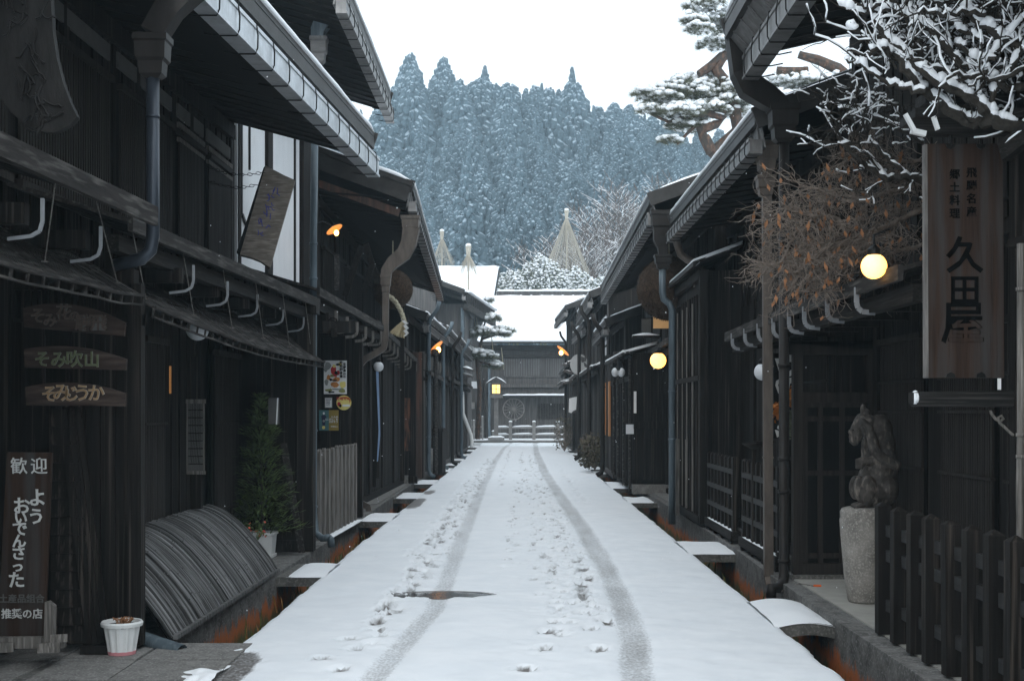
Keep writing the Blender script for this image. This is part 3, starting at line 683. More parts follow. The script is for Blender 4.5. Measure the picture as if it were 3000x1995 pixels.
awning('near bamboo awning above the hanging fan shaped boards', 4.6, 8.45, (2.62,2.5), (2.36,2.36), (3.2,3.05), (2.72,2.68), 56, -.03, 5)

# curved bamboo guard fence
t = thing('bamboo_guard', 'large curved guard fence of split grey bamboo along the left house foot', 'bamboo fence', (-2.7, 10.6, .05))
qs = [MB(), MB(), MB()]; rn = random.Random(11); y = 8.78
while y < 12.52:
    w_ = rn.uniform(.018, .034); n = 10; pts = []
    o = rn.uniform(-.006, .006)
    for k in range(n+1):
        a = k/n; an = a*1.62
        X = -2.395-.68*a**1.08; Z = .055+.63*sin(a*1.42)/sin(1.42)
        pts.append(V((X, y+.03*noise.noise((y*2, a*2, 0)), Z+o)))
    q = rn.choice(qs)
    for a, b in zip(pts[:-1], pts[1:]): q.beam(a, b, w_*rn.uniform(.62,.97) if a is pts[0] else wq, .012+o*.5, mi=0, up=(.9,0,.4)); wq = w_*.9
    y += w_
mat('bamboo_dark', (.035,.034,.033), .7, .5, (3,60,3), 5, bump=.6); mat('bamboo_pale', (.13,.13,.13), .7, .4, (3,60,3), 5, bump=.6, streak=((2,30,2), (.30,.30,.30), .45, .7))
b_ = obj('bamboo_slats', qs[0], 'bamboo', t); obj('dark_slats', qs[1], 'bamboo_dark', t); obj('pale_slats', qs[2], 'bamboo_pale', t)
q = MB()
for k in range(10): a0, a1 = k/10, (k+1)/10; q.beam((-2.42-.68*a0**1.08,10.65,.03+.63*sin(a0*1.42)/sin(1.42)), (-2.42-.68*a1**1.08,10.65,.03+.63*sin(a1*1.42)/sin(1.42)), 3.7, .008, up=(.9,0,.4))
obj('backing', q, 'wood_deep', t)
q = MB()
for k in range(150):
    yy = rn.uniform(8.85, 12.45); an = rn.choice((.16,.38,.6,.8,.95))+rn.uniform(-.03,.03)
    q.ball((-2.395-.68*an**1.08+.008, yy, .066+.63*sin(an*1.42)/sin(1.42)), .006, 5, 3)
obj('nail_heads', q, 'bamboo', b_)
q = MB()
for k in range(16):
    a0, a1 = k/16, (k+1)/16
    q.beam((-2.385-.68*a0**1.08,12.53,.06+.63*sin(a0*1.42)/sin(1.42)), (-2.385-.68*a1**1.08,12.53,.06+.63*sin(a1*1.42)/sin(1.42)), .03, .02)
q.beam((-2.375,8.8,.05),(-2.375,12.55,.05),.03,.03)
obj('edge_strip', q, 'bamboo', t)
q = MB(); q.tube([(-2.95,8.95,.12),(-2.28,8.62,-.02)], .055, 14, cap=False)
q.tube([(-2.95,8.95,.12),(-2.285,8.622,-.018)], .049, 14, cap=False)
solo('drain_pipe', 'blue grey drain pipe stub poking out below the curved bamboo guard', 'pipe', q, 'pipe_blue', smooth=True)

# hanging fan shaped shop boards (read right to left)
mat('fan_wood', (.035,.024,.019), .7, .4, (5,24,24), 5, bump=.6, streak=((3,30,30), (.075,.055,.045), .5, .75)); mat('outline_green', (.17,.18,.15), .8, .1); mat('outline_pale', (.36,.33,.28), .8, .1)
def fan_board(label, x0, x1, yt0, ytm, yt1, yb0, yb1, D, txt, ink, tx, ty, ts, outl='ink_faint'):
    t = thing('hanging_board', label, 'sign board', P((x0+x1)/2, (yb0+yb1)/2, D))
    n = 14; top = [P(lerp(x0,x1,i/n), lerp(yt0,yt1,(i/n))-((ytm and (lerp(yt0,yt1,.5)-ytm))*(1-(2*i/n-1)**2)), D) for i in range(n+1)]
    pts = top[::-1]+[P(x0+2, yb0, D), P(x1-2, yb1, D)]
    q = MB(); q.prism(pts, (0,.03,0)); obj('board', q, 'fan_wood', t)
    nch = len(txt)
    tm = MB(); om = MB()
    for i, c in enumerate(txt):
        m = text_mb(c, P(tx[i], ty[i], D)+V((0,-.008,0)), ts[i]/F*D*1.0, depth=.003, bold=.0012); tm.add(m.v, m.f)
        m = text_mb(c, P(tx[i], ty[i], D)+V((0,-.003,0)), ts[i]/F*D*1.0, depth=.003, bold=.0028); om.add(m.v, m.f)
    obj('lettering', tm, ink, t); obj('lettering_outline', om, outl, t)
    return t
fan_board('topmost and darkest of three fan shaped boards, with brown writing', 53, 288, 708, 700, 742, 752, 773, 8.35, 'そみ花の騨飛', 'ink_brown', (88,116,148,172,193,228), (728,738,720,728,745,744), (38,34,38,26,40,40), 'ink_faint')
fan_board('middle of three fan shaped boards, with dull green writing', 55, 291, 803, 797, 826, 845, 851, 8.35, 'そみ吹山', 'ink_green', (98,136,172,212), (828,829,828,829), (38,40,40,38), 'outline_green')
fan_board('lowest and brightest of three fan shaped boards, with orange writing', 58, 290, 890, 880, 905, 932, 934, 8.35, 'そみじうか', 'ink_gold', (115,143,163,190,222), (908,905,907,906,906), (40,44,40,42,40), 'outline_pale')
q = MB()
for (x, a, b) in ((112,650,702),(250,660,712),(104,772,800),(243,776,806),(104,848,884),(243,850,886)): q.tube([P(x, a, 8.36), P(x, b, 8.36)], .004, 5)
q.tube([P(140,640,8.36), P(112,652,8.36)], .004, 5)
solo('hanging_chains', 'thin dark chains stringing the three fan shaped boards together', 'chain', q, 'iron')

# standing welcome sign
t = thing('welcome_sign', 'tall dark standing board with white welcome writing on wooden feet', 'standing sign', P(60,1490,8.15))
D = 8.15; q = MB(); q.prism([P(118,1041,D), P(16,1040,D), P(-6,1478,D), P(100,1482,D)], (0,.035,0)); bd = obj('board', q, 'wood_brown', t)
def wr(txt, x, y, sz, ink, par, Dd=8.15, vert=True, b=.0):
    dd = Dd-.008
    m = text_mb(txt, P(x, y, dd), sz/F*dd, depth=.003, vertical=vert, bold=(.0006 if txt in '歓迎' else .0022) if sz > 28 else .001, up=(-.03,0,1)); obj('lettering', m, ink, par)
for i, (x, y, c, sz) in enumerate(((44,1074,'歓',40),(90,1074,'迎',40),(86,1147,'よ',44),(84,1190,'う',40),(50,1166,'お',42),(48,1193,'い',32),(46,1218,'で',36),(44,1246,'ん',34),(43,1274,'さ',36),(41,1304,'っ',30),(38,1336,'た',40))): wr(c, x, y, sz, 'ink_white', t)
wr('土産品組合', 50, 1378, 21, 'ink_faint', t, vert=False); wr('推奨の店', 51, 1413, 24, 'ink_white', t, vert=False)
q = MB(); q.prism([P(122,1488,8.0), P(100,1488,8.0), P(103,1385,8.0), P(110,1383,8.0), P(124,1394,8.0)], (0,.05,0)); q.beam(P(-30,1478,8.05), P(150,1476,8.05), .05, .07)
q.beam(P(135,1468,8.0), P(138,1468,8.3), .1, .05)
for x in (5, 112): q.beam(P(x,1490,7.95), P(x+8,1484,8.25), .13, .06)
obj('foot_frame', q, 'wood_grey', t)

# big carved board hanging top left
t = thing('carved_shop_board', 'huge dark carved wooden board shaped like a flared ladle, hanging top left', 'sign board', P(70,150,6.6))
D = 6.6; out = [(-60,-60),(110,-60),(117,0),(122,75),(130,130),(145,190),(162,235),(178,268),(160,288),(128,304),(95,302),(60,288),(25,258),(0,222),(-40,160)]
q = MB(); q.prism([P(x, y, D) for x, y in out[::-1]], (0,.05,0)); cb = obj('board', q, 'carved', t)
q = MB(); rn = random.Random(4)
for k in range(46):
    x0, y0 = rn.uniform(5,120), rn.uniform(0,285)
    if x0 > 112+max(0,(y0-120))*.33-8 or y0 > 215+x0*.55: continue
    pts = [P(x0, y0, D-.012)]; a = rn.uniform(0,6.28)
    for j in range(5): a += rn.uniform(-.8,.8); pts.append(pts[-1]+V((cos(a)*.02,rn.uniform(-.003,.003),sin(a)*.03)))
    q.tube(pts, .006, 5)
for k in range(18): 
    a = k/17*2*pi; 
q.tube([P(78,282,D-.01)+V((cos(a)*.045,0,sin(a)*.045)) for a in [k/16*2*pi for k in range(17)]], .006, 5)
obj('carving', q, 'carved', cb)

# planter near the sign
c = P(281,1492,8.45); c.z = .006
t = thing('ribbed_planter', 'white ribbed plastic planter with pink tray and withered stems', 'planter', c)
q = MB(); n = 48; prof = [(.088,.02),(.115,.19)]; vs = []
for r_, z_ in prof:
    for k in range(n): rr = r_*(1.03 if k % 4 < 2 else .97); vs.append(c+V((rr*cos(2*pi*k/n), rr*sin(2*pi*k/n), z_)))
q.add(vs, [(k,(k+1)%n,n+(k+1)%n,n+k) for k in range(n)]); q.lathe(c+V((0,0,.185)), [(.10,0),(.132,0),(.136,.02),(.128,.032),(.118,.03),(.112,.0)], 32)
obj('pot', q, 'white_paint', t); q = MB(); q.lathe(c, [(.02,0),(.088,0),(.092,.022),(.02,.024)], 24); obj('tray', q, 'pink', t)
q = MB(); q.lathe(c+V((0,0,.18)), [(.01,0),(.112,0),(.112,.01),(.01,.012)], 20); obj('soil', q, 'bark', t)
q = MB(); rn = random.Random(8)
for k in range(26):
    a = rn.uniform(0,6.28); p = c+V((cos(a)*.05*rn.random(),sin(a)*.05*rn.random(),.19)); pts = [p]
    for j in range(4): p = p+V((rn.uniform(-.025,.025),rn.uniform(-.025,.025),.02 if j < 2 else rn.uniform(-.015,.012))); pts.append(p)
    q.tube(pts, .0035, 4)
obj('withered_stems', q, 'leaf_dry', t)

# lamps
def globe(label, c, r, lit, mount=None, col=None):
    t = thing('globe_lamp', label, 'globe lamp', c)
    q = MB(); q.ball(c, r, 24, 16); obj('globe', q, 'lamp_globe' if lit else 'globe_off', t, smooth=True)
    q = MB(); q.lathe(V(c)+V((0,0,r*.9)), [(r*.1,-.01),(r*.5,-.01),(r*.5,.035),(r*.2,.06),(.008,.065)], 16)
    if mount: q.tube([V(c)+V((0,0,r*.9+.06))]+[V(p) for p in mount], .008, 6)
    obj('fitting', q, 'iron', t)
    if False:
        l = bpy.data.lights.new('lamp_light', 'POINT'); l.energy = lit; l.color = (1,.6,.25); l.shadow_soft_size = r*1.3
        lo = bpy.data.objects.new('lamp_light', l); COL.objects.link(lo); lo.location = V(c)+V((0,0,-r-.12)) ; lo.visible_camera = False if False else True
        lo.parent = t; lo.location = V((0,0,-r-.06)); l.shadow_soft_size = .03
    return t
def gooseneck(label, c, dirx, sz, lit, arm, tilt=.55):
    c = V(c); t = thing('street_lamp', label, 'lamp', c)
    ax = V((dirx*sin(tilt)*-1, -.15, -cos(tilt))).normalized()     # facing direction of the shade
    u = ax.orthogonal().normalized(); v_ = ax.cross(u)
    q = MB(); n = 24; vs = []
    for r_, h_ in ((.012,-.045),(sz*.3,-.035),(sz*.98,.0),(sz,.006),(sz*.96,.007),(sz*.3,-.028)):
        for k in range(n): vs.append(c-ax*(-h_)*1+u*cos(2*pi*k/n)*r_+v_*sin(2*pi*k/n)*r_ if False else c+ax*h_+u*cos(2*pi*k/n)*r_+v_*sin(2*pi*k/n)*r_)
    q.add(vs, [(i*n+k,i*n+(k+1)%n,(i+1)*n+(k+1)%n,(i+1)*n+k) for i in range(5) for k in range(n)]); obj('lamp_shade', q, 'lamp_shade_lit', t, smooth=True)
    q = MB(); q.ball(c+ax*(.02+sz*.33), (sz*.27,sz*.27,sz*.33), 14, 10); obj('bulb', q, 'lamp_bulb', t, smooth=True)
    q = MB(); q.tube([c-ax*.045]+[V(p) for p in arm], .009, 7); obj('lamp_arm', q, 'iron', t)
    return t
c = P(455,757,12.2); globe('unlit white globe lamp under the long bamboo awning', c, .108, 0, [(c.x, c.y, 2.72)])
c = P(872,843,21.5); globe('small unlit globe lamp beneath the pent roof beyond the posters', c, .085, 0, [(c.x, c.y, 2.75)])
c = P(770,527,18.0); gooseneck('lit lamp with tilted round shade on the upper left wall', c, -1, .125, 2.5, [P(752,512,18.0), P(742,509,18.1), P(728,514,18.6)])

# tilted weathered board on chains
t = thing('tilted_sign', 'weathered grey wooden signboard tilted on chains beside the white wall', 'sign board', P(610,500,12.8))
D = 12.8; q = MB(); q.prism([P(680,414,D), P(655,403,D), P(640,395,D), P(620,385,D), P(612,380,D), P(553,585,D), P(580,592,D), P(600,600,D), P(622,615,D)], (-.03,.16,0)); bd = obj('board', q, 'wood_sign', t)
q = MB(); q.prism([P(612,379,D-.002), P(607,386,D-.002), P(545,580,D-.002), P(552,586,D-.002)], (-.02,.12,0)); obj('side_edge', q, 'wood_deep', t)
tm = MB()
for c_, x, y in (('御',620,438),('酒',610,470),('処',600,500)):
    pass
rn = random.Random(2); q = MB()
for k in range(26):
    y0 = 432+k*4.2; x0 = 628-(y0-432)*.26+rn.uniform(-10,12); pts = [P(x0, y0, D-.006)]
    a = rn.uniform(0,6.28)
    for j in range(3): a += rn.uniform(-1,1); pts.append(pts[-1]+V((cos(a)*.012,0,sin(a)*.02)))
    q.tube(pts, .0035, 4)
obj('blue_brush_marks', q, 'ink_blue', bd)
def chain(pa, pb, n, r=.014):
    q = MB(); pa = V(pa); pb = V(pb)
    for i in range(n):
        a = (i+.5)/n; c_ = pa.lerp(pb, a)+V((0,0,-.05*sin(pi*a))); d_ = (pb-pa).normalized(); u = V((0,0,1)) if i % 2 else d_.cross(V((0,0,1))).normalized()
        L = (pb-pa).length/n*.62; q.tube([c_+d_*cos(k/8*2*pi)*L+u*sin(k/8*2*pi)*r for k in range(9)], .0035, 4, cap=False)
    return q
q = chain(P(610,396,12.8), P(478,383,13.4), 14); solo('hanging_chain', 'upper iron chain tying the tilted signboard to the lattice', 'chain', q, 'iron')
q = chain(P(594,424,12.8), P(478,415,13.4), 13); solo('hanging_chain', 'lower iron chain tying the tilted signboard to the lattice', 'chain', q, 'iron')

# potted tree and small plant by the post
def potted_conifer():
    c = P(606,1277,13.8); c.z = .04
    t = thing('potted_conifer', 'dark green potted conifer in a square white pot by the left entrance', 'potted tree', c)
    q = MB(); 
    for z0, z1, r0, r1 in ((0,.03,.125,.125),(.03,.24,.11,.125),(.24,.27,.14,.14)):
        q.hexa([c+V((-r0,-r0,z0)),c+V((r0,-r0,z0)),c+V((r0,r0,z0)),c+V((-r0,r0,z0)),c+V((-r1,-r1,z1)),c+V((r1,-r1,z1)),c+V((r1,r1,z1)),c+V((-r1,r1,z1))])
    obj('pot', q, 'white_paint', t)
    q = MB(); q.tube([c+V((0,0,.2)), c+V((-.02,0,.9)), c+V((-.03,0,1.6))], [.018,.012,.004], 7); obj('trunk', q, 'bark', t)
    rn = random.Random(5); q = MB()
    for k in range(3000):
        hh = rn.random()**1.1; z = .32+1.42*hh; br_ = .5+.7*abs(sin(hh*23+.6*sin(k*.001))); r = (.36*(1-hh)**.75+.02)*rn.uniform(.25,1)*br_
        if rn.random() < .2: r *= 1.2
        if noise.noise((hh*9, k*.0, 1)) > .35: r *= .7
        a = rn.uniform(0,6.28); b = c+V((cos(a)*r-.03*hh, sin(a)*r, z-r*.15)); d = V((cos(a)*.8, sin(a)*.8, rn.uniform(-.1,.8))).normalized(); L = rn.uniform(.05,.11)
        sd = d.cross(V((rn.random()-.5,rn.random()-.5,1))).normalized()*rn.uniform(.004,.010)
        q.add([b-sd, b+sd*.6, b+d*L, b+d*L*.6-sd*1.6], [(0,1,2,3)])
    for k in range(260):
        a = rn.uniform(0,6.28); r = rn.uniform(.1,.26); b = c+V((cos(a)*r,sin(a)*r,rn.uniform(.3,.75))); d = V((cos(a),sin(a),rn.uniform(-.6,.4))).normalized(); sd = d.cross(V((0,0,1))).normalized()*.016
        q.add([b, b+d*.05+sd, b+d*.12, b+d*.05-sd], [(0,1,2,3)])
    obj('foliage', q, 'leaf_green', t)
potted_conifer()
c = P(585,1262,13.2); c.z = .04
t = thing('flower_pot', 'small red flowered plant with a paper tag in a terracotta pot', 'potted plant', c)
q = MB(); q.lathe(c, [(.02,0),(.045,0),(.06,.09),(.066,.09),(.066,.11),(.02,.105)], 18); obj('pot', q, 'terracotta', t)
rn = random.Random(15); q = MB(); f = MB()
for k in range(16):
    a = rn.uniform(0,6.28); p = c+V((0,0,.1)); pts = [p, p+V((cos(a)*.03,sin(a)*.03,.12)), p+V((cos(a)*.09,sin(a)*.06,.2+rn.random()*.12))]; q.tube(pts, .003, 4)
    for j in range(4):
        b = pts[-1]+V((rn.uniform(-.03,.03),rn.uniform(-.03,.03),rn.uniform(-.04,.03))); d = V((rn.uniform(-1,1),rn.uniform(-1,1),rn.uniform(-.5,.5))).normalized()*.03; e = d.orthogonal().normalized()*.012
        (f if rn.random() < .35 else q).add([b, b+d*.5+e, b+d, b+d*.5-e], [(0,1,2,3)])
obj('foliage', q, 'leaf_green', t); obj('flowers', f, 'flower_red', t)
q = MB(); q.prism([c+V((-.03,-.075,.20)), c+V((.03,-.075,.20)), c+V((.032,-.07,.275)), c+V((-.024,-.07,.275))], (0,.003,0)); q.beam(c+V((0,-.07,.1)), c+V((0,-.073,.2)), .004, .004)
tg = obj('paper_tag', q, 'paper', t); q = MB(); q.ball(c+V((.004,-.079,.235)), (.018,.003,.02), 8, 5); obj('tag_print', q, 'poster_red', tg)
# notice panel of pale slats on a post
t = thing('slatted_notice', 'pale slatted notice panel hanging in the dark left entrance', 'notice panel', P(450,1005,11.9))
D = 11.9; q = MB()
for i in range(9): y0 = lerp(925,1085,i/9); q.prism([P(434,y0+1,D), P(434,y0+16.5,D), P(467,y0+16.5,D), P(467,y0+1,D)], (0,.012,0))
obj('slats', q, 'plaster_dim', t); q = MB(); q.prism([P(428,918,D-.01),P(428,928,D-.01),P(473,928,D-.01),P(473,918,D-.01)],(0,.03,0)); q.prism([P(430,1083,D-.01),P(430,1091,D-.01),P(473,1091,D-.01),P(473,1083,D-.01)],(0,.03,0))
for x in (431,469): q.prism([P(x-1.5,920,D-.006),P(x-1.5,1090,D-.006),P(x+1.5,1090,D-.006),P(x+1.5,920,D-.006)],(0,.02,0))
obj('frame', q, 'wood_grey', t); q = MB(); q.beam(P(452,820,D+.03),P(452,1170,D+.03),.1,.06,up=(0,1,0)); obj('post', q, 'wood', t)
q = MB(); q.box(*[P(618,0,13.6).x, P(643,0,13.6).x], 13.6, 13.61, P(0,975,13.6).z, P(0,915,13.6).z); solo('grey_wall_panel', 'grey sheet of board behind the top of the potted conifer', 'board', q, 'plaster_dim')
q = MB(); q.beam(P(640,915,13.4), P(637,976,13.4), .012, .012, up=(0,1,0)); solo('white_rod', 'slim white rod hanging right of the potted conifer', 'rod', q, 'white_paint')

# second house on the left
h = house('tall second house on the left, with a white plastered upper wall and snowy high eave', -1, 14.75, 20.4, (3.1,3.1), (3.3,3.3),
          ((2.05,6.69),(2.06,6.69)), (6.75,6.75), ((2.33,3.02),(2.19,2.97),'wood_edge'), strap=.42, gs=1.0, flash=.2, gutter=.17)
q = MB()
for a, b in ((14.76,16.35),(16.66,18.9)): q.box(-3.3,-3.265,a,b,3.32,6.3)
obj('plaster_wall', q, 'plaster', h)
q = MB(); q.box(-3.3,-3.22,16.35,16.66,3.0,6.6); q.box(-3.3,-3.2,18.9,20.3,3.0,6.6); q.box(-3.3,-3.24,14.76,18.9,3.2,3.32)
obj('wall_post', q, 'wood', h)
q = MB(); q.box(-3.262,-3.24,15.35,15.385,4.5,6.3); q.box(-3.262,-3.24,15.32,15.4,5.2,5.35); q.beam((-3.25,15.35,5.25),(-3.12,15.3,5.27),.03,.02); q.box(-3.262,-3.25,14.95,14.99,3.9,6.0); q.beam((-3.25,14.97,3.9),(-3.25,15.3,3.75),.02,.04)
obj('iron_latch', q, 'iron', h)
q = MB(); q.tube([P(725,318,15.0),P(722,560,15.0),P(722,1180,15.0),P(727,1225,14.95),P(742,1238,14.9),P(757,1236,14.8)], .042, 12)
for y in (560,640,990,1165): q.lathe(P(722,y,15.0), [(.043,-.012),(.05,-.012),(.05,.012),(.043,.012)], 12)
q.tube([P(757,1236,14.8),P(762,1240,14.8),P(764,1258,14.8)],.043,12)
obj('downpipe', q, 'pipe_blue', h, smooth=True)
q = MB(); q.rect_tube([P(776,-20,16.2),P(772,20,16.2),P(745,48,16.2),P(733,72,16.2),P(732,92,16.2)], [.26,.22,.2,.17,.15], [.22,.2,.18,.16,.14]); obj('pipe_offset', q, 'pipe_blue', h)
hopper(h, P(735,86,16.2), .22, .34, 'gutter_grey')
for d in (15.7,16.7,17.7,18.7,19.6):
    q = MB(); q.beam((-2.9,d,2.76),(-2.35,d,2.76),.07,.1); br = obj('bracket', q, 'wood', h)
    q = MB(); pts = [(-2.26,d,2.84),(-2.26,d,2.70),(-2.28,d,2.66),(-2.32,d,2.64),(-2.42,d,2.63)]
    for a, b in zip(pts[:-1], pts[1:]): q.beam(a, b, .04, .014, up=(0,1,0))
    obj('painted_end', q, 'wood_grey', br)
q = MB(); q.box(-3.1,-2.36,18.95,19.02,.04,2.9)
for i in range(5): q.box(-3.09+i*.15,-2.955+i*.15,18.925-.006*(i%2),18.96,.04,2.7)
q.box(-2.44,-2.34,18.9,19.06,.04,2.9); obj('sleeve_wall', q, 'wood', h)
lattice(h, -1, 15.1, 16.8, 3.08, 3.08, .4, 2.3, gap=.06, rails=(.9,1.6), depth=.02); lattice(h, -1, 17.0, 18.8, 3.08, 3.08, .4, 2.3, gap=.06, rails=(.9,1.6), depth=.02)
q = MB(); q.box(-3.25,-2.5,18.5,18.6,3.05,3.2); 
q = MB(); q.beam(P(735,752,15.2), P(812,752,15.6), .12, .14); q.tube([P(767,740,15.3)+V((cos(a)*.05,0,sin(a)*.05)) for a in [k*.7 for k in range(9)]], .012, 6); q.tube([P(768,755,15.25),P(771,775,15.25)],.035,8)
solo('tied_beam', 'short dark beam with a knotted rope loop by the left blue downpipe', 'beam', q, 'wood')

# posters on the boarded wall
D = 18.88
def flatq(x0, y0, x1, y1, D, t=.006): q = MB(); q.prism([P(x0,y1,D),P(x0,y0,D),P(x1,y0,D),P(x1,y1,D)][::1], (0,t,0)); return q
def disc(cx, cy, rx, ry, D, n=24, t=.004): q = MB(); q.prism([P(cx+rx*cos(-2*pi*k/n), cy+ry*sin(-2*pi*k/n), D) for k in range(n)], (0,t,0)); return q
t = thing('food_poster', 'white poster with food pictures and a black arrow on the left board wall', 'poster', P(773,905,D))
obj('sheet', flatq(746,829,799,906,D), 'paper', t)
rn = random.Random(12)
for nm, m_, L in (('picture_red','poster_red',[(768,850,7,11),(779,857,4,6),(772,862,6,5)]),('picture_orange','poster_orange',[(775,872,9,6),(772,885,11,6),(757,868,5,6)]),('picture_grey','poster_grey',[(752,879,5,8),(756,841,8,9),(775,895,12,2),(750,850,4,6)]),
                ('picture_green','poster_green',[(757,897,9,3),(788,898,8,6),(765,864,5,3)]),('picture_cream','poster_yellow',[(790,884,7,8),(770,842,4,4),(783,838,5,5)]),('picture_dark','ink',[(774,857,4,5),(779,838,6,3),(762,873,4,3),(771,875,6,2)])):
    q = MB()
    for i, (cx, cy, rx, ry) in enumerate(L):
        dd = D-.003-.001*i-{'picture_dark':.008}.get(nm, 0); n = 11; jit = [rn.uniform(.75,1.15) for _ in range(n)]
        q.prism([P(cx+rx*jit[k]*cos(-2*pi*k/n), cy+ry*jit[k]*sin(-2*pi*k/n), dd) for k in range(n)], (0,.0015,0))
    obj(nm, q, m_, t)
q = MB(); q.prism([P(755,901.5,D-.007),P(761,898,D-.007),P(761,900,D-.007),P(770,900,D-.007),P(770,903,D-.007),P(761,903,D-.007),P(761,905,D-.007)],(0,.002,0))
for i, c_ in enumerate('飛騨高山の'): m_ = text_mb(c_, P(794,838+i*7.2,D-.008), .042, bold=.001); q.add(m_.v, m_.f)
for i, c_ in enumerate('味処御食事'): m_ = text_mb(c_, P(786,834+i*8,D-.01), .045, bold=.001); q.add(m_.v, m_.f)
obj('lettering', q, 'ink', t)
t = thing('tax_free_notice', 'small white notice with blue lettering below the food poster', 'notice', P(757,935,D))
q = flatq(748,914,765.5,938,D); obj('sheet', q, 'poster_grey', t); obj('inner_sheet', flatq(749.5,915.5,764,936.5,D-.004,.003), 'paper', t)
q = MB()
for i, s_ in enumerate(('SHOP','TAX','FREE')): m_ = text_mb(s_, P(751,919.2+i*4,D-.006), .030, align='LEFT', bold=.0005, depth=.001); q.add(m_.v, m_.f)
m_ = text_mb('免税店', P(751,931.5,D-.006), .02, align='LEFT', depth=.001); q.add(m_.v, m_.f); obj('lettering', q, 'navy', t)
t = thing('round_sign', 'round yellow sign with red picture hung beside the small notice', 'sign', P(792,942,D))
obj('disc', disc(792,926,17,17,D-.015,32,.02), 'poster_yellow', t); obj('red_arc', disc(795,921,13,9,D-.021,20,.004), 'poster_orange', t); obj('cream_patch', disc(792,924,13,8,D-.026,20,.004), 'poster_yellow', t)
obj('red_figure', disc(781,929,4,5,D-.03,9,.003), 'poster_red', t); obj('dark_figure', disc(784,933,3,4,D-.033,9,.003), 'ink', t)
q = text_mb('味噌せん', P(791,917,D-.033), .05, bold=.001, depth=.001); obj('lettering', q, 'poster_red', t); q = flatq(789,930,806,935,D-.031,.003); obj('picture_strip', q, 'paper', t)
t = thing('teal_poster', 'wide teal and ochre poster of a standing dark figure, lowest on the board wall', 'poster', P(762,990,D))
obj('teal_half', flatq(735,943,757.5,990,D-.01), 'teal', t); obj('ochre_half', flatq(757.5,943,780,990,D-.008), 'ochre', t)
q = MB(); q.prism([P(a, b, D-.014) for a, b in ((742,972),(741,962),(740,957),(743,954),(748,954),(752,958),(750,964),(749,978),(743,979))][::1], (0,.003,0)); obj('figure_coat', q, 'navy', t)
obj('figure_head', disc(746,950.5,2.3,3,D-.015,12,.002), 'paper', t); obj('figure_hands', disc(746,968,3,3,D-.018,9,.002), 'poster_grey', t); obj('figure_ball', disc(745.5,983,3.6,3.8,D-.016,14,.002), 'poster_yellow', t)
q = MB()
for i, s_ in enumerate(('11人の','「星こびと」を','さがそう')): m_ = text_mb(s_, P(780-1.2,959+i*5.6,D-.012), .034, align='RIGHT', bold=.0008, depth=.001); q.add(m_.v, m_.f)
m_ = text_mb('飛騨高山', P(778,981,D-.012), .026, align='RIGHT', depth=.001); q.add(m_.v, m_.f); obj('lettering', q, 'paper', t)
# weathered plank fence
t = thing('plank_fence', 'weathered grey plank fence with rounded frosted tops beyond the blue downpipe', 'fence', (-2.45,17,.03))
rn = random.Random(3)
for i in range(11):
    d = lerp(15.35, 18.35, i/10); x = lerp(-2.47, -2.37, i/10); hgt = 1.12+rn.uniform(-.01,.015); w_ = .12
    q = MB(); q.box(x-.02,x+.02,d-w_/2-rn.uniform(0,.015),d+w_/2,.05,hgt-.02); q.beam((x,d-w_/2+.01,hgt-.02),(x,d+w_/2-.01,hgt-.02),.038,.04)
    q.hexa([(x-.02,d-w_/2,hgt),(x+.02,d-w_/2,hgt),(x+.02,d+w_/2,hgt),(x-.02,d+w_/2,hgt),(x-.016,d-w_/2+.02,hgt+.025),(x+.016,d-w_/2+.02,hgt+.025),(x+.016,d+w_/2-.02,hgt+.025),(x-.016,d+w_/2-.02,hgt+.025)])
    obj('plank', q, 'wood_grey', t)
for z in (.32,.55,.92):
    q = MB(); q.beam((-2.51,15.3,z),(-2.41,18.4,z),.03,.07); obj('rail', q, 'wood_grey', t)
q = MB(); q.snow((-2.40,15.5,.036),(-2.33,18.6,.036),.12,.012); kind('ledge_snow', q, 'snow', 'stuff', True)

# third house on the left
h = house('third house on the left, with big dark barge board, brown drainpipe and sagging eave', -1, 20.55, 29.8, (2.72,2.55), (3.3,3.2),
          ((1.72,5.30),(1.84,4.66)), (5.15,4.75), ((2.32,3.08),(2.42,2.82),'wood_edge'), strap=.3, flash=.24, gutter=.16, fascia=.1, wm='wood')
q = MB(); q.beam((-1.78,20.46,5.10),(-4.8,20.46,6.19),.05,.30); q.beam((-1.72,20.45,5.235),(-4.8,20.45,6.345),.07,.09); obj('barge_board', q, 'roof_metal', h)
q = MB(); q.beam((-1.95,20.62,4.80),(-4.5,20.62,5.72),.08,.12); obj('rust_purlin', q, 'wood_rust', h)
q = MB(); q.snow((-1.74,20.47,5.28),(-2.5,20.47,5.555),.14,.06); q.snow((-1.74,20.47,5.26),(-1.76,21.0,5.25),.1,.06); obj('corner_snow', q, 'snow', h, smooth=True)
hopper(h, P(946,497,20.45), .30, .34, 'pipe_copper', .26)
q = MB(); q.rect_tube([P(948,524,20.45),P(942,560,20.45),P(930,584,20.45),P(905,604,20.45),P(891,622,20.45),P(888,655,20.45)], [.26,.24,.23,.2,.17,.15], [.22,.2,.18,.16,.15,.14]); obj('pipe_offset', q, 'pipe_copper', h)
hopper(h, P(889,632,20.4), .17, .3, 'pipe_copper', .16)
q = MB(); q.rect_tube([P(889,664,20.4),P(888,780,20.4),P(884,800,20.4),P(866,812,20.4),P(840,826,20.4),P(829,840,20.4),P(828,860,20.4),P(827,1140,20.4),P(829,1156,20.3),P(848,1165,20.2),P(851,1185,20.2)], [.10]*11, [.09]*11); obj('downpipe', q, 'pipe_copper', h)
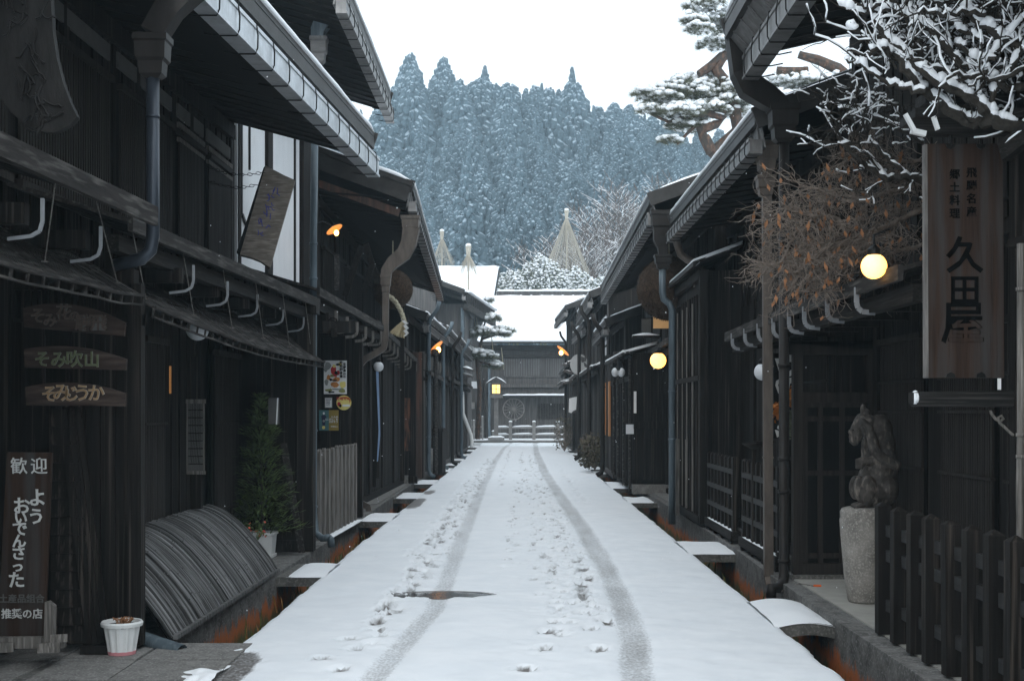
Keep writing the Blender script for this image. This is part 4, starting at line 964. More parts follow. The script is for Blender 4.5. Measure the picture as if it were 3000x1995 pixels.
for i in range(11):
    d = 21.2+i*.82; x = -lerp(2.32,2.42,(d-20.5)/9.3); z = lerp(3.08,2.82,(d-20.5)/9.3)
    q = MB(); q.beam((x-.5,d,z-.26),(x-.06,d,z-.26),.08,.12); br = obj('bracket', q, 'wood', h)
    q = MB(); pts = [(x+.02,d,z-.12),(x+.02,d,z-.28),(x,d,z-.33),(x-.05,d,z-.35),(x-.2,d,z-.36)]
    for a, b in zip(pts[:-1], pts[1:]): q.beam(a, b, .035, .016, up=(0,1,0))
    obj('painted_end', q, 'wood_grey', br)
for a, b in ((21,23.2),(23.6,25.8),(26.2,29)): lattice(h, -1, a, b, 3.27, 3.23, 3.5, 4.3, gap=.12, back=False)
q = MB()
for xa, ya, xb, yb in ((833,565,795,680),(858,605,838,672),(842,560,870,650)): q.beam(P(xa,ya,21.6), P(xb,yb,21.9), .10, .08, up=(0,1,0))
obj('brace_timbers', q, 'slat', h)
q = MB(); q.beam(P(776,585,19.6), P(776,668,19.6), .07, .06, up=(0,1,0)); obj('lit_post', q, 'wood_edge', h)
# recess walls and copper stained door
q = MB(); q.box(-2.72,-2.28,27.9,28.0,.2,2.7)
for i in range(3): q.box(-2.72+.147*i,-2.58+.147*i,27.87,27.9,.2,2.7)
q.box(-2.75,-2.25,27.82,28.0,.04,.2); obj('entrance_screen', q, 'wood', h)
q = MB(); q.box(-2.56,-2.4,27.855,27.87,.75,1.9); mat('stain', (.03,.027,.025), .7, .3, (10,10,1.5), 6, col2=(.20,.085,.045), mix=(.42,.62)); obj('stained_panel', q, 'stain', h)
q = MB()
for x, ya, yb in ((870,770,1100),(848,760,1150),(862,770,1140),(927,700,1105)): q.beam(P(x,ya,22.5), P(x,yb if yb < 1120 else 1120,22.5), .07, .07, up=(0,1,0))
obj('door_posts', q, 'wood', h)
q = MB(); q.prism([P(a,b,22.2) for a,b in ((866,850),(872,850),(876,1000),(871,1060),(868,1062),(872,990))],(0,.01,0)); solo('pale_blue_cloth', 'narrow pale blue strip of cloth hanging in the third left doorway', 'cloth', q, 'sky_cloth')
q = MB(); q.box(-3.0,-2.42,21.6,27.8,.036,.05); q.box(-2.75,-2.44,27.7,27.95,.04,.22); obj('threshold', q, 'stone', h)
# cedar ball and straw rope
def cedar_ball(label, c, r):
    rn = random.Random(1); t = thing('cedar_ball', label, 'cedar ball', c); q = MB(); q.ball(c, r, 36, 24, jit=.02)
    b_ = obj('ball', q, 'cedar_ball', t); q = MB()
    for k in range(2600):
        u = rn.uniform(-1,1); a = rn.uniform(0,6.28); d = V((math.sqrt(1-u*u)*cos(a), math.sqrt(1-u*u)*sin(a), u)); p = V(c)+d*r*.99; e = (d+V((rn.uniform(-.5,.5),rn.uniform(-.5,.5),rn.uniform(-.6,.2)))).normalized(); sd = e.orthogonal().normalized()*r*.012
        q.add([p-sd, p+sd, p+e*r*.075], [(0,1,2)])
    obj('clipped_sprigs', q, 'cedar_ball', t)
    q = MB(); q.tube([V(c)+V((0,0,r*.98)), V(c)+V((0,0,r+.5))], .012, 6); obj('hanging_rope', q, 'rope', t)
cedar_ball('brown cedar ball hanging behind the straw rope on the left', P(905,665,22.2), .34)
t = thing('straw_rope', 'twisted straw rope with a flared tassel and folded white paper on the left', 'straw rope', P(930,775,21.4))
D = 21.4; pts = [P(x, y, D) for x, y in ((888,678),(900,683),(912,695),(922,712),(929,730),(932,742))]
q = MB()
for ph in (0, pi):
    pp = []
    for i in range(41):
        a = i/40*(len(pts)-1); k = min(int(a), len(pts)-2); p = pts[k].lerp(pts[k+1], a-k); pp.append(p+V((sin(i*1.25+ph)*.018, cos(i*1.25+ph)*.018, sin(i*1.25+ph)*.012)))
    q.tube(pp, .026, 6)
obj('rope', q, 'rope', t)
q = MB(); rn = random.Random(9)
for k in range(120):
    a = rn.random(); b = rn.uniform(-.06,.06); p0 = P(930,738,D)+V((rn.uniform(-.02,.02),rn.uniform(-.03,.03),0)); p1 = P(lerp(899,932,a), lerp(765,778,a)-abs(a-.5)*4+rn.uniform(-2,3), D)+V((0,b,0)); q.tube([p0, p0.lerp(p1,.5)+V((0,0,.01)), p1], .0055, 3)
obj('tassel', q, 'straw', t)
q = MB(); zz = [(926,738),(936,744),(929,748),(937,755),(930,760),(937,766),(931,772)]
for i in range(len(zz)-1): 
    (ax, ay), (bx, by) = zz[i], zz[i+1]; q.prism([P(ax-1,ay,D-.09),P(ax+6,ay-2,D-.09),P(bx+5,by,D-.09),P(bx-2,by+2,D-.09)], (0,.004,0))
obj('folded_paper', q, 'paper', t)

# distant left houses
def far_pipe(t, x, D, y0, m='pipe_blue', r=.05, s=-1):
    q = MB(); X = P(x,0,D).x; z0 = P(0,y0,D).z
    q.tube([(X+.25*(-s),D,z0+.15),(X+.2*(-s),D,z0-.05),(X+.03*(-s),D,z0-.28),(X,D,z0-.4),(X,D,.22),(X+.03*(-s),D-.02,.12),(X+.14*(-s),D-.05,.06)], r, 9)
    for z in (1.0,2.2): q.lathe((X,D,z), [(r,-.015),(r*1.25,-.015),(r*1.25,.015),(r,.015)], 9)
    obj('downpipe', q, m, t, smooth=True)
h = house('fourth house on the left, low, with reddish board end wall and lit lamp', -1, 30.1, 36.0, (2.30,2.28), (2.7,2.7), ((2.2,3.93),(2.08,3.9)), (4.0,4.0), ((2.12,2.55),(2.1,2.5),'wood_edge'), strap=.3, far=True, wm='wood')
q = MB()
for i in range(3): q.box(-2.31-.11*i-.105,-2.31-.11*i,30.03,30.07,.04,3.0+.0*i)
obj('reddish_boards', q, 'wood_rust', h); far_pipe(h, 988, 30.3, 706); far_pipe(h, 1021, 34.9, 752)
for i in range(5):
    d = 31+i*1.1; q = MB(); pts = [(-2.14,d,2.9),(-2.14,d,2.72),(-2.17,d,2.66),(-2.22,d,2.66),(-2.24,d,2.72)]
    for a, b in zip(pts[:-1], pts[1:]): q.beam(a, b, .05, .03, up=(0,1,0))
    obj('painted_end', q, 'wood_grey', h)
h = house('fifth house on the left, low dark front with a snowy stepped eave', -1, 36.2, 43.0, (2.28,2.25), (2.6,2.6), ((2.05,4.02),(2.02,4.0)), (4.05,4.05), ((2.05,2.6),(2.0,2.55),'wood_edge'), strap=.4, far=True)
far_pipe(h, 1042, 37.4, 775, 'pipe_brown'); far_pipe(h, 1063, 42.6, 790)
h = house('sixth house on the left, farthest low eave before the road end', -1, 43.2, 52.0, (2.25,2.2), (2.6,2.5), ((2.02,4.12),(1.98,4.1)), (4.15,4.15), ((2.0,2.7),(1.95,2.6),'wood_edge'), strap=.5, far=True)
far_pipe(h, 1052, 43.6, 800, 'pipe_brown')
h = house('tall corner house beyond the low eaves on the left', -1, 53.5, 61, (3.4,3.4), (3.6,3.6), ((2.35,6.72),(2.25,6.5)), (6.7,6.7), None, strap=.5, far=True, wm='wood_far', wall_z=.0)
a, b = P(1075,672,54), P(1140,715,64); u = V((-3,.6,1.0))
q = MB(); q.slab(a, b, b+u, a+u, .08); q.beam(a+V((0,0,-.28)), b+V((0,0,-.28)), .06, .42); q.beam(a+V((-.05,0,-.62)), b+V((-.05,0,-.62)), .2, .26); q.beam(a+V((0,-.05,-.2)), a+u+V((0,-.05,-.2)), .08, .4)
for i in range(14): p = a.lerp(b, (i+.5)/14); q.beam(p+V((.05,-.03,-.1)), p+V((.05,-.03,-.45)), .05, .04)
obj('front_eave', q, 'wood_edge', h); q = MB(); q.slab(a+V((0,0,.1)), b+V((0,0,.1)), b+u+V((0,0,.1)), a+u+V((0,0,.1)), .095); q.snow(a, b, .3, .14); q.snow(a, a+u, .3, .14); obj('front_snow', q, 'snow', h, smooth=True)
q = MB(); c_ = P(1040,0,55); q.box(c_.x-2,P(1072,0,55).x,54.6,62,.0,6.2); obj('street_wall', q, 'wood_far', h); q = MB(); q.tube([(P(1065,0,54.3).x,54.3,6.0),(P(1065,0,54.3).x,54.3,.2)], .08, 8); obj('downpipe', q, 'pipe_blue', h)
gooseneck('lit lamp with tilted shade under the low eaves on the left', P(1004,798,31.2), -1, .22, 3, [P(1012,782,31.2), P(1016,775,31.3)], .75)
q = MB(); q.tube([P(1003,806,31.2),P(1003,1090,31.2)], .06, 8); q.lathe(P(1003,812,31.2), [(.05,-.1),(.10,-.05),(.11,.08),(.05,.1)], 10); solo('lamp_pole', 'round wooden pole standing under the lit lamp on the left', 'pole', q, 'wood_edge')
q = MB(); q.tube([P(1065,900,48),P(1066,950,48),P(1085,1000,48),P(1087,1014,48),P(1087,1030,48)], .07, 9); solo('white_pole', 'white bent pole at the far left end of the street', 'pole', q, 'white_paint', smooth=True)
for (x0, y0, x1, y1, lab) in ((1062,843,1092,852,'upper of two small snowy canopies at the far left'),(1062,857,1090,866,'lower of two small snowy canopies at the far left')):
    t = thing('shop_canopy', lab, 'canopy', P(x0, y1, 47)); q = MB(); q.beam(P(x0,y0+3,47), P(x1,y1+1,47), 1.0, .07); obj('canopy_board', q, 'wood_far', t); q = MB(); q.snow(P(x0,y0+2,47), P(x1,y1,47), 1.0, .09); obj('snow_cover', q, 'snow', t, smooth=True)
    q = MB(); q.beam(P(x0-5,y0+6,47), P(x0-5,y0+40,47), .1, .1, up=(0,1,0)); obj('post', q, 'wood_far', t)
q = MB(); q.ball(P(965,1075,33)*1, (.28,.28,.32), 14, 9, jit=.08); c_ = P(958,1075,31.5)
q = MB(); q.ball((-2.25,31.9,.35), (.2,.28,.36), 14, 9, jit=.08); solo('round_stone', 'rounded grey boulder by the first distant left downpipe', 'stone', q, 'stone', smooth=True)
q = MB(); q.box(-2.3,-2.0,32.8,34.2,.0,1.1); q.box(-2.33,-1.98,32.75,34.25,1.1,1.17); solo('wooden_bin', 'dark wooden box with a lid between the distant left downpipes', 'box', q, 'wood')
for (x0,x1,y0,y1,D,nm,m_,lab) in ((968,982,910,934,31,'notice','paper','small pale notice low in the distant left shop front'),(1062,1073,795,805,50,'notice','globe_off','tiny pale glowing sign by the far left pipes')):
    solo(nm, lab, 'notice', flatq(x0, y0, x1, y1, D, .02), m_)

# ================================================================= right side
h = house('dark house nearest on the right, with lattice front behind the hanging shop sign', 1, 4.2, 11.45, (3.2,3.2), (3.0,3.0),
          ((1.86,5.15),(1.82,5.12)), (5.0,5.0), None, strap=.36, gs=1.15, gutter=.2, flash=.24, gdx=.27, gm='gutter_grey')
for a, b in ((6.3,7.2),(7.35,8.3),(8.5,9.6),(10.0,11.2)): lattice(h, 1, a, b, 3.17, 3.17, .45, 2.2, gap=.045, rails=(.75,1.15,1.6,1.85), depth=.02)
pent_roof(h, 1, 7.95, 11.45, (2.36,2.5), (2.36,2.52), (3.0,3.0))
def rbr(t, d, z, x=2.36, m_='painted_grey'):
    q = MB(); q.beam((x+.6,d,z-.15),(x+.08,d,z-.15),.06,.1); br = obj('bracket', q, 'wood', t)
    q = MB(); pts = [(x-.01,d,z-.03),(x-.01,d,z-.14),(x+.0,d,z-.175),(x+.03,d,z-.20),(x+.12,d,z-.21)]
    for a, b in zip(pts[:-1], pts[1:]): q.beam(a, b, .035, .013, up=(0,1,0))
    obj('painted_end', q, m_, br)
for d in (8.95,9.8,10.6,11.2): rbr(h, d, 2.5)
q = MB()
for y in (15,35,55,78): q.beam(P(1745,y+100,11.0)*1, P(1990,y+46,11.0), .012, .012)
D = 11.6; q = MB(); q.rect_tube([P(1692,70,D-.1),P(1704,120,D-.05),P(1712,165,D),P(1728,200,D),P(1768,225,D),P(1790,240,D),P(1802,262,D)], [.16,.2,.22,.22,.2,.18,.16], [.2,.2,.2,.2,.18,.16,.14]); obj('pipe_offset', q, 'pipe_brown', h)
hopper(h, P(1804,243,D), .27, .34, 'pipe_brown', .24)
q = MB(); q.tube([P(1806,310,D),P(1806,1325,D),P(1803,1342,D-.05),P(1793,1352,D-.12),P(1777,1352,D-.2),P(1776,1375,D-.2)], .048, 12)
for y in (395,840,1055,1130,1290): q.lathe(P(1806,y,D), [(.05,-.015),(.057,-.015),(.057,.015),(.05,.015)], 12)
obj('downpipe', q, 'pipe_brown', h, smooth=True)
# screen wall with a panelled door facing the camera
q = MB(); D = 11.75
q.prism([P(1812,862-72,D),P(1812,785,D),P(2036,785,D),P(2036,857-72+20,D)], (0,.12,0)); q.prism([P(1812,815,D),P(1812,785,D),P(2036,785,D),P(2036,815,D)], (0,.1,0))
for x0, x1 in ((1828,1849),(2000,2032)): q.prism([P(x0,1322,D),P(x0,814,D),P(x1,814,D),P(x1,1322,D)], (0,.1,0))
q.prism([P(1849,1322,D),P(1849,1296,D),P(2000,1296,D),P(2000,1322,D)], (0,.09,0)); q.prism([P(1849,925,D),P(1849,902,D),P(2000,902,D),P(2000,925,D)], (0,.09,0))
obj('door_frame', q, 'slat', h)
q = MB(); qd = MB(); qd.prism([P(1849,1298,D+.05),P(1849,920,D+.05),P(2000,920,D+.05),P(2000,1298,D+.05)], (0,.03,0)); obj('door_panels', qd, 'wood_deep', h)
for x in (1849,1884,1934,1985): q.prism([P(x,1298,D+.03),P(x,920,D+.03),P(x+12,920,D+.03),P(x+12,1298,D+.03)], (0,.02,0))
for y in (925,957,1082,1272): q.prism([P(1849,y+12,D+.025),P(1849,y,D+.025),P(1997,y,D+.025),P(1997,y+12,D+.025)], (0,.02,0))
obj('door_stiles', q, 'slat', h)
q = MB(); q.prism([P(1824,1349,D-.05),P(1824,1323,D-.05),P(2010,1323,D-.05),P(2010,1349,D-.05)], (0,.3,0)); obj('threshold', q, 'stone_dark', h)
q = MB(); q.box(2.5,3.19,6.2,11.7,.06,.072); obj('tile_floor', q, 'tile', h)
# small sign paper by the board
solo('paper_tag', 'tiny white paper tag under the big shop sign', 'tag', flatq(2298,870,2306,896,7.3,.004), 'paper')

h = house('second house on the right, with a lattice bay and slender snowy canopy', 1, 11.95, 18.3, (2.98,2.98), (3.0,3.0),
          ((2.18,4.43),(2.13,4.42)), (4.3,4.3), None, strap=.30, gs=1.0, fascia=.09, flash=.2, gutter=.13, soffit_gap=.4)
H2 = h
pent_roof(h, 1, 11.6, 14.7, (2.36,2.52), (2.36,2.49), (3.0,3.0))
for d in (11.9,12.65,13.4,14.2): rbr(h, d, 2.5)
lattice(h, 1, 12.0, 14.4, 3.13, 3.13, 1.85, 2.25, gap=.05, rails=(1.95,2.15), depth=.02)
lattice(h, 1, 12.2, 14.5, 2.96, 2.96, 1.75, 2.42, gap=.055, rails=(1.9,2.2), depth=.02)
q = MB(); q.box(2.44,2.98,17.2,20.3,.12,3.5)
for i in range(13):
    d = 17.25+i*.235; q.box(2.40,2.44,d,d+.05,.2,3.2)
q.box(2.38,2.46,17.18,20.3,2.02,2.09); q.box(2.38,2.46,17.18,20.3,.1,.2); q.box(2.38,2.46,17.18,20.3,3.38,3.5)
obj('bay_front', q, 'wood', h)
q = MB()
for d in (17.8,18.4,18.9,19.5): q.box(2.385,2.40,d,d+.035,.22,3.1)
obj('pale_battens', q, 'wood_grey', h)
q = MB(); q.box(2.39,2.5,17.05,17.2,.1,3.5); obj('bay_post', q, 'wood', h)
pent_roof(h, 1, 17.0, 20.2, (2.31,3.60), (2.31,3.58), (2.95,2.95), 'roof_metal', .045, beam=False, pitch=.35, th=.06)
hopper(h, P(1765,326,12.15), .22, .3, 'pipe_copper', .2); hopper(h, P(1763,405,12.15), .18, .2, 'pipe_copper', .16)
q = MB(); q.rect_tube([P(1766,390,12.15),P(1763,408,12.15)],[.1,.09],[.1,.09]); q.rect_tube([P(1766,445,12.15),P(1770,1325,12.15),P(1774,1345,12.1)], [.085]*3, [.07]*3)
for y in (840,1050): q.rect_tube([P(1769,y,12.15),P(1769,y+4,12.15)], [.096]*2, [.08]*2)
obj('downpipe', q, 'pipe_copper', h)
D = 17.95; q = MB(); q.tube([P(1556,532,D),P(1560,560,D),P(1568,585,D),P(1585,598,D),P(1604,605,D),P(1614,620,D),P(1615,645,D)], .055, 10); q.tube([P(1615,660,D),P(1614,1215,D)], .045, 10)
obj('downpipe', q, 'pipe_copper', h, smooth=True); hopper(h, P(1615,635,D), .24, .26, 'pipe_copper', .2)

# lattice barriers
mat('rail_wood_lit', (.032,.031,.030), .6, .3, (30,1.6,30), 5, bump=.4)  # same timber as the uprights, paler: light caught by the rails painted in
def barrier(label, d0, d1, x, nsl, ztop=1.05, seed=0):
    t = thing('lattice_barrier', label, 'barrier', (x, (d0+d1)/2, .06)); 
    for i in range(nsl):
        d = lerp(d0, d1, i/(nsl-1)); q = MB(); w_ = .075 if 0 < i else .11
        q.box(x-.03,x+.03,d-w_/2,d+w_/2,.2,ztop+.02*(i == 0)); q.hexa([(x-.03,d-w_/2,ztop),(x+.03,d-w_/2,ztop),(x+.03,d+w_/2,ztop),(x-.03,d+w_/2,ztop),(x-.01,d-.01,ztop+.03),(x+.01,d-.01,ztop+.03),(x+.01,d+.01,ztop+.03),(x-.01,d+.01,ztop+.03)])
        obj('upright', q, 'wood', t)
    for z in (.42,.66,.9): q = MB(); q.beam((x+.0,d0-.05,z),(x+.0,d1+.05,z),.064,.058); obj('rail', q, 'rail_wood_lit', t)
    q = MB(); q.beam((x,d0-.08,.16),(x,d1+.08,.16),.12,.10)
    for i in range(4): q.box(x-.05,x+.05,lerp(d0,d1,i/3)-.04,lerp(d0,d1,i/3)+.04,.06,.11)
    obj('sill', q, 'wood_h', t)
    q = MB(); q.snow((x-.02,d0,.209),(x-.02,d1,.209),.05,.012); obj('sill_snow', q, 'snow', t, smooth=True)
barrier('lattice barrier beside the tall downpipes on the right', 12.35, 14.25, 2.50, 8)
barrier('smaller lattice barrier farther up the street, before the lattice bay', 14.95, 16.9, 2.46+.04, 8)
mat('rail_wood_lit', (.032,.031,.030), .6, .3, (30,1.6,30), 5, bump=.4)  # picket rails too: brightness of their street-facing side put into the colour
# picket fence
t = thing('picket_fence', 'black timber picket fence with pointed posts at the lower right corner', 'fence', (2.5, 7.5, .06))
rn = random.Random(6)
for i, d in enumerate((8.82,8.46,8.10,7.79,7.42,7.08,6.75,6.46,6.15,5.85,5.55)):
    lean = rn.uniform(-.006,.006) if i != 4 else .02; q = MB(); zt = .945+rn.uniform(-.005,.008); w_ = .046; x = 2.5
    q.hexa([(x-w_,d-.045,.075),(x+w_,d-.045,.075),(x+w_,d+.045,.075),(x-w_,d+.045,.075),(x-w_,d-.045+lean,zt),(x+w_,d-.045+lean,zt),(x+w_,d+.045+lean,zt),(x-w_,d+.045+lean,zt)])
    q.hexa([(x-w_,d-.045+lean,zt),(x+w_,d-.045+lean,zt),(x+w_,d+.045+lean,zt),(x-w_,d+.045+lean,zt),(x-.006,d-.006+lean,zt+.03),(x+.006,d-.006+lean,zt+.03),(x+.006,d+.006+lean,zt+.03),(x-.006,d+.006+lean,zt+.03)])
    obj('picket', q, 'wood', t)
for z in (.785,.615,.275): q = MB(); q.beam((2.525,5.3,z),(2.525,8.85,z),.044,.078); obj('rail', q, 'rail_wood_lit', t)
for z in (.823,.313):
    q = MB(); q.snow((2.515,5.4,z),(2.515,8.8,z),.012,.004); 
# pot and monkey
c = P(1992,1378,10.3); c.z = .073
t = thing('stone_jar', 'tall pale granite jar with a thick lid carrying the monkey statue', 'stone jar', c)
q = MB(); n = 28; prof = [(.0,0),(.125,0),(.135,.02),(.165,.22),(.185,.45),(.196,.60),(.2,.66),(.195,.675),(.0,.675)]; vs = []
for r_, z_ in prof: vs += [c+V((r_*(1+.02*noise.noise((k*.7,z_*5,0)))*cos(2*pi*k/n), r_*sin(2*pi*k/n), z_)) for k in range(n)]
q.add(vs, [(i*n+k,i*n+(k+1)%n,(i+1)*n+(k+1)%n,(i+1)*n+k) for i in range(len(prof)-1) for k in range(n)]); obj('jar', q, 'granite', t, smooth=True)
q = MB(); q.lathe(c+V((0,0,.676)), [(.02,0),(.192,0),(.195,.05),(.18,.075),(.15,.085),(.02,.086)], 24); obj('lid', q, 'granite', t)
B0 = P(2008,1165,10.3)
def mk(cx, cy, dy=0): return P((2450+cx/3.92)*.786, (1150+cy/3.92)*.786, 10.3)+V((.0,dy,-.015))
q = MB()
def bb(cx, cy, rx, rz, ry=None, dy=0, n=16): q.ball(mk(cx, cy, dy), (rx*.00070, (ry or rx)*.00070, rz*.00070), n, n-4)
bb(430,1120,200,190,220); bb(560,1080,160,200,220); bb(480,900,170,170,190); bb(520,780,175,140,200); bb(250,1070,75,150,80,-.06); bb(330,1090,105,175,90,-.1); bb(250,1070,75,140,80,.07)
bb(450,600,125,160,130); bb(430,420,125,160,125); bb(350,330,110,120,115); bb(240,420,75,130,80); bb(215,500,60,85,66); bb(160,425,22,30,30); bb(170,480,24,34,34); bb(180,530,30,26,36)
bb(470,640,175,300,150,.02); bb(480,1010,225,280,230,.03); bb(330,350,130,140,130,.02); bb(490,420,160,200,140); bb(540,560,135,200,130); bb(470,540,130,150,120); bb(500,860,190,170,210); bb(620,900,90,180,120); bb(290,260,60,50,75); bb(310,170,32,70,36); bb(345,220,50,70,50); bb(520,330,90,110,90); bb(560,450,80,140,90); bb(600,650,90,150,110)
def limb(pts, rs, dy):
    for (a, b), r0, r1 in zip(zip(pts[:-1], pts[1:]), rs[:-1], rs[1:]):
        for k in range(6): w_ = k/5; bb(lerp(a[0],b[0],w_), lerp(a[1],b[1],w_), lerp(r0,r1,w_), lerp(r0,r1,w_), None, dy, 10)
limb([(640,800),(480,720),(390,620),(355,480),(330,370),(250,290)], [62,62,64,56,48,34], -.13)
for k in range(4): limb([(262,285+k*16),(225,300+k*18)], [15,12], -.14)
limb([(560,700),(380,760),(270,760)], [80,62,52], -.07)
for k in range(4): limb([(260,735+k*30),(205,740+k*30)], [20,16], -.08)
limb([(330,720),(290,820)], [30,20], .05)
for k in range(5): limb([(270+k*22,1262),(180+k*38,1280)], [24,20], -.1+.02*k)
bb(300,1265,140,45,130,-.02)
mon = thing('monkey_statue', 'dark carved stone monkey shading its eyes, seated on the granite jar', 'statue', mk(400,1290))
mo = obj('body', q, 'monkey_stone', mon, smooth=True)
rm = mo.modifiers.new('r', 'REMESH'); rm.mode = 'VOXEL'; rm.voxel_size = .0065; rm.use_smooth_shade = True; sm = mo.modifiers.new('s', 'SMOOTH'); sm.factor = .5; sm.iterations = 2
q = MB()
for y in (-.045,.03): q.ball(mk(172,400,y-.02), (.006,.008,.006), 8, 6)
obj('eyes', q, 'ink', mon)
t = thing('orange_plug', 'orange cable plug with grey cord lying by the right downpipe', 'cable plug', (2.72,11.35,.08)); q = MB(); q.tube([P(1874,1348,11.2),P(1891,1348,11.2)], .014, 8); obj('plug', q, 'orange_plug', t)
q = MB(); q.tube([P(1874,1348,11.2),P(1858,1345,11.3),P(1840,1342,11.4),P(1815,1350,11.4),P(1800,1360,11.45)], .006, 5); obj('cord', q, 'wood_grey', t)

# hanging shop sign on its own roofed post
D = 7.5; t = thing('hanging_shop_sign', 'large reddish brown hanging board reading three carved characters on the right', 'sign board', P(2222,870,D))
q = MB(); q.prism([P(2135,869,D),P(2132,330,D),P(2310,330,D),P(2313,869,D)], (0,.045,0)); bd = obj('board', q, 'wood_brown', t)
mat('board_edge', (.16,.15,.14), .8, .4, (20,20,3), 6, bump=.8)
q = MB(); q.prism([P(2132,869,D-.002),P(2130,331,D-.002),P(2136,331,D-.002),P(2139,869,D-.002)], (0,.05,0)); obj('worn_edge', q, 'board_edge', t)
tm = MB()
for c_, x, y, sz in (('久',2222,592,78),('田',2222,672,66),('屋',2218,748,92)):
    m_ = text_mb(c_, P(x, y, D-.003), sz/F*D*1.12, depth=.004, bold=.0035); tm.add(m_.v, m_.f)
for i, c_ in enumerate('飛騨名産'): m_ = text_mb(c_, P(2238,398+i*30,D-.003), .062, depth=.003, bold=.001); tm.add(m_.v, m_.f)
for i, c_ in enumerate('郷土料理'): m_ = text_mb(c_, P(2199,402+i*30,D-.003), .062, depth=.003, bold=.001); tm.add(m_.v, m_.f)
obj('lettering', tm, 'ink', t)
q = MB()
for x in (2190,2260): 
    q.prism([P(x-11,868,D-.006),P(x-9,860,D-.006),P(x,855,D-.006),P(x+9,860,D-.006),P(x+11,868,D-.006)], (0,.05,0)); q.prism([P(x-11,331,D-.006),P(x+11,331,D-.006),P(x+8,339,D-.006),P(x,343,D-.006),P(x-8,339,D-.006)][::-1], (0,.05,0)); q.tube([P(x,334,D),P(x-2,300,D)], .011, 6)
obj('iron_fittings', q, 'iron', t)
t = thing('sign_frame', 'black roofed timber frame with snow tipped arm that carries the big right sign', 'sign frame', (2.9,7.45,.06)); D = 7.5
q = MB(); q.box(2.87,2.97,7.42,7.52,.07,3.9); obj('post', q, 'wood', t)
q = MB(); q.prism([P(2112,935,D-.06),P(2105,927,D-.06),P(2105,903,D-.06),P(2112,901,D-.06),P(2375,897,D-.06),P(2375,936,D-.06)][::1], (0,.1,0)); obj('lower_arm', q, 'wood_x', t)
q = MB(); q.beam(P(2100,300,D), P(2375,300,D), .1, .06); q.beam(P(2090,272,D-.1), P(2375,272,D-.1), .3, .05); q.beam(P(2120,232,D+.1), P(2375,240,D+.1), .2, .07); obj('upper_arm', q, 'wood_x', t)
q = MB(); q.snow(P(2095,269,D-.1), P(2330,269,D-.1), .2, .03); q.snow(P(2125,229,D+.1), P(2300,236,D+.1), .16, .03); obj('snow_cover', q, 'snow', t, smooth=True)
q = MB()
for a, b in (((2085,262),(2107,302)),((2150,268),(2160,298)),):
    q.beam(P(*a,D-.3), P(*b,D-.3), .02, .03, up=(0,1,0))
q.beam(P(2098,300,D-.2), P(2132,308,D-.2), .03, .03); obj('white_rafter_ends', q, 'white_paint', t)
q = MB(); q.ball(P(2108,915,D-.02), (.018,.055,.045), 10, 7); q.beam(P(2108,903,D-.06), P(2108,929,D-.06), .014, .018, up=(0,1,0)); obj('snow_tip', q, 'snow', t, smooth=True)
q = MB(); pts = [(2281,944),(2286,955),(2294,964),(2304,969),(2311,963),(2307,956),(2299,960),(2302,972),(2312,980),(2322,990),(2332,999),(2345,1003)]; q.tube([P(x,y,D-.05) for x, y in pts], .009, 7); obj('scroll_bracket', q, 'wood_grey', t)
q = MB(); q.beam(P(2312,350,7.2), P(2375,300,7.0), .06, .11); q.beam(P(2330,560,7.3), P(2375,550,7.0), .05, .05); obj('brace', q, 'wood_h', t); q = MB(); q.snow(P(2312,338,7.2), P(2375,290,7.0), .07, .03); obj('brace_snow', q, 'snow', t, smooth=True)
q = MB(); q.tube([P(2351,560,6.9),P(2351,1010,6.9),P(2349,1110,6.9),P(2352,1560,6.9)], .02, 10)
for y in (665,1000,1050,1340,1378): q.lathe(P(2351,y,6.9), [(.021,-.01),(.026,-.01),(.026,.01),(.021,.01)], 10)
solo('thin_drainpipe', 'thin frosted drainpipe at the right edge behind the picket fence', 'drainpipe', q, 'wood_grey', smooth=True)
# lamps on the right
c = V(P(2013,612,8.25)); globe('large glowing globe lamp beside the brown leafy vine on the right', c, .082, .45, [(c.x+.0,c.y,c.z+.2),(c.x+.1,c.y,c.z+.24)])
c = V(P(1516,829,21.5)); globe('smaller glowing globe lamp below the hanging cedar ball on the right', c, .135, 2, [P(1516,800,21.5),P(1535,800,21.5),P(1540,810,21.5)])
c = V(P(1757,855,13.0)); globe('unlit white globe lamp half hidden by the right downpipes', c, .088, 0, [(c.x,c.y,2.42)])
t = thing('tulip_lamp', 'unlit double tulip lamp under the canopy past the right cedar ball', 'lamp', P(1424,857,24.2)); 
for dx in (-7, 7): q = MB(); q.ball(P(1424+dx,856,24.2), (.07,.08,.085), 14, 10); obj('glass_shade', q, 'globe_off', t, smooth=True)
q = MB(); q.tube([P(1424,846,24.2),P(1424,822,24.3)], .03, 8); q.lathe(P(1424,848,24.2), [(.02,-.03),(.07,-.03),(.05,.03),(.02,.03)], 12); obj('fitting', q, 'iron', t)
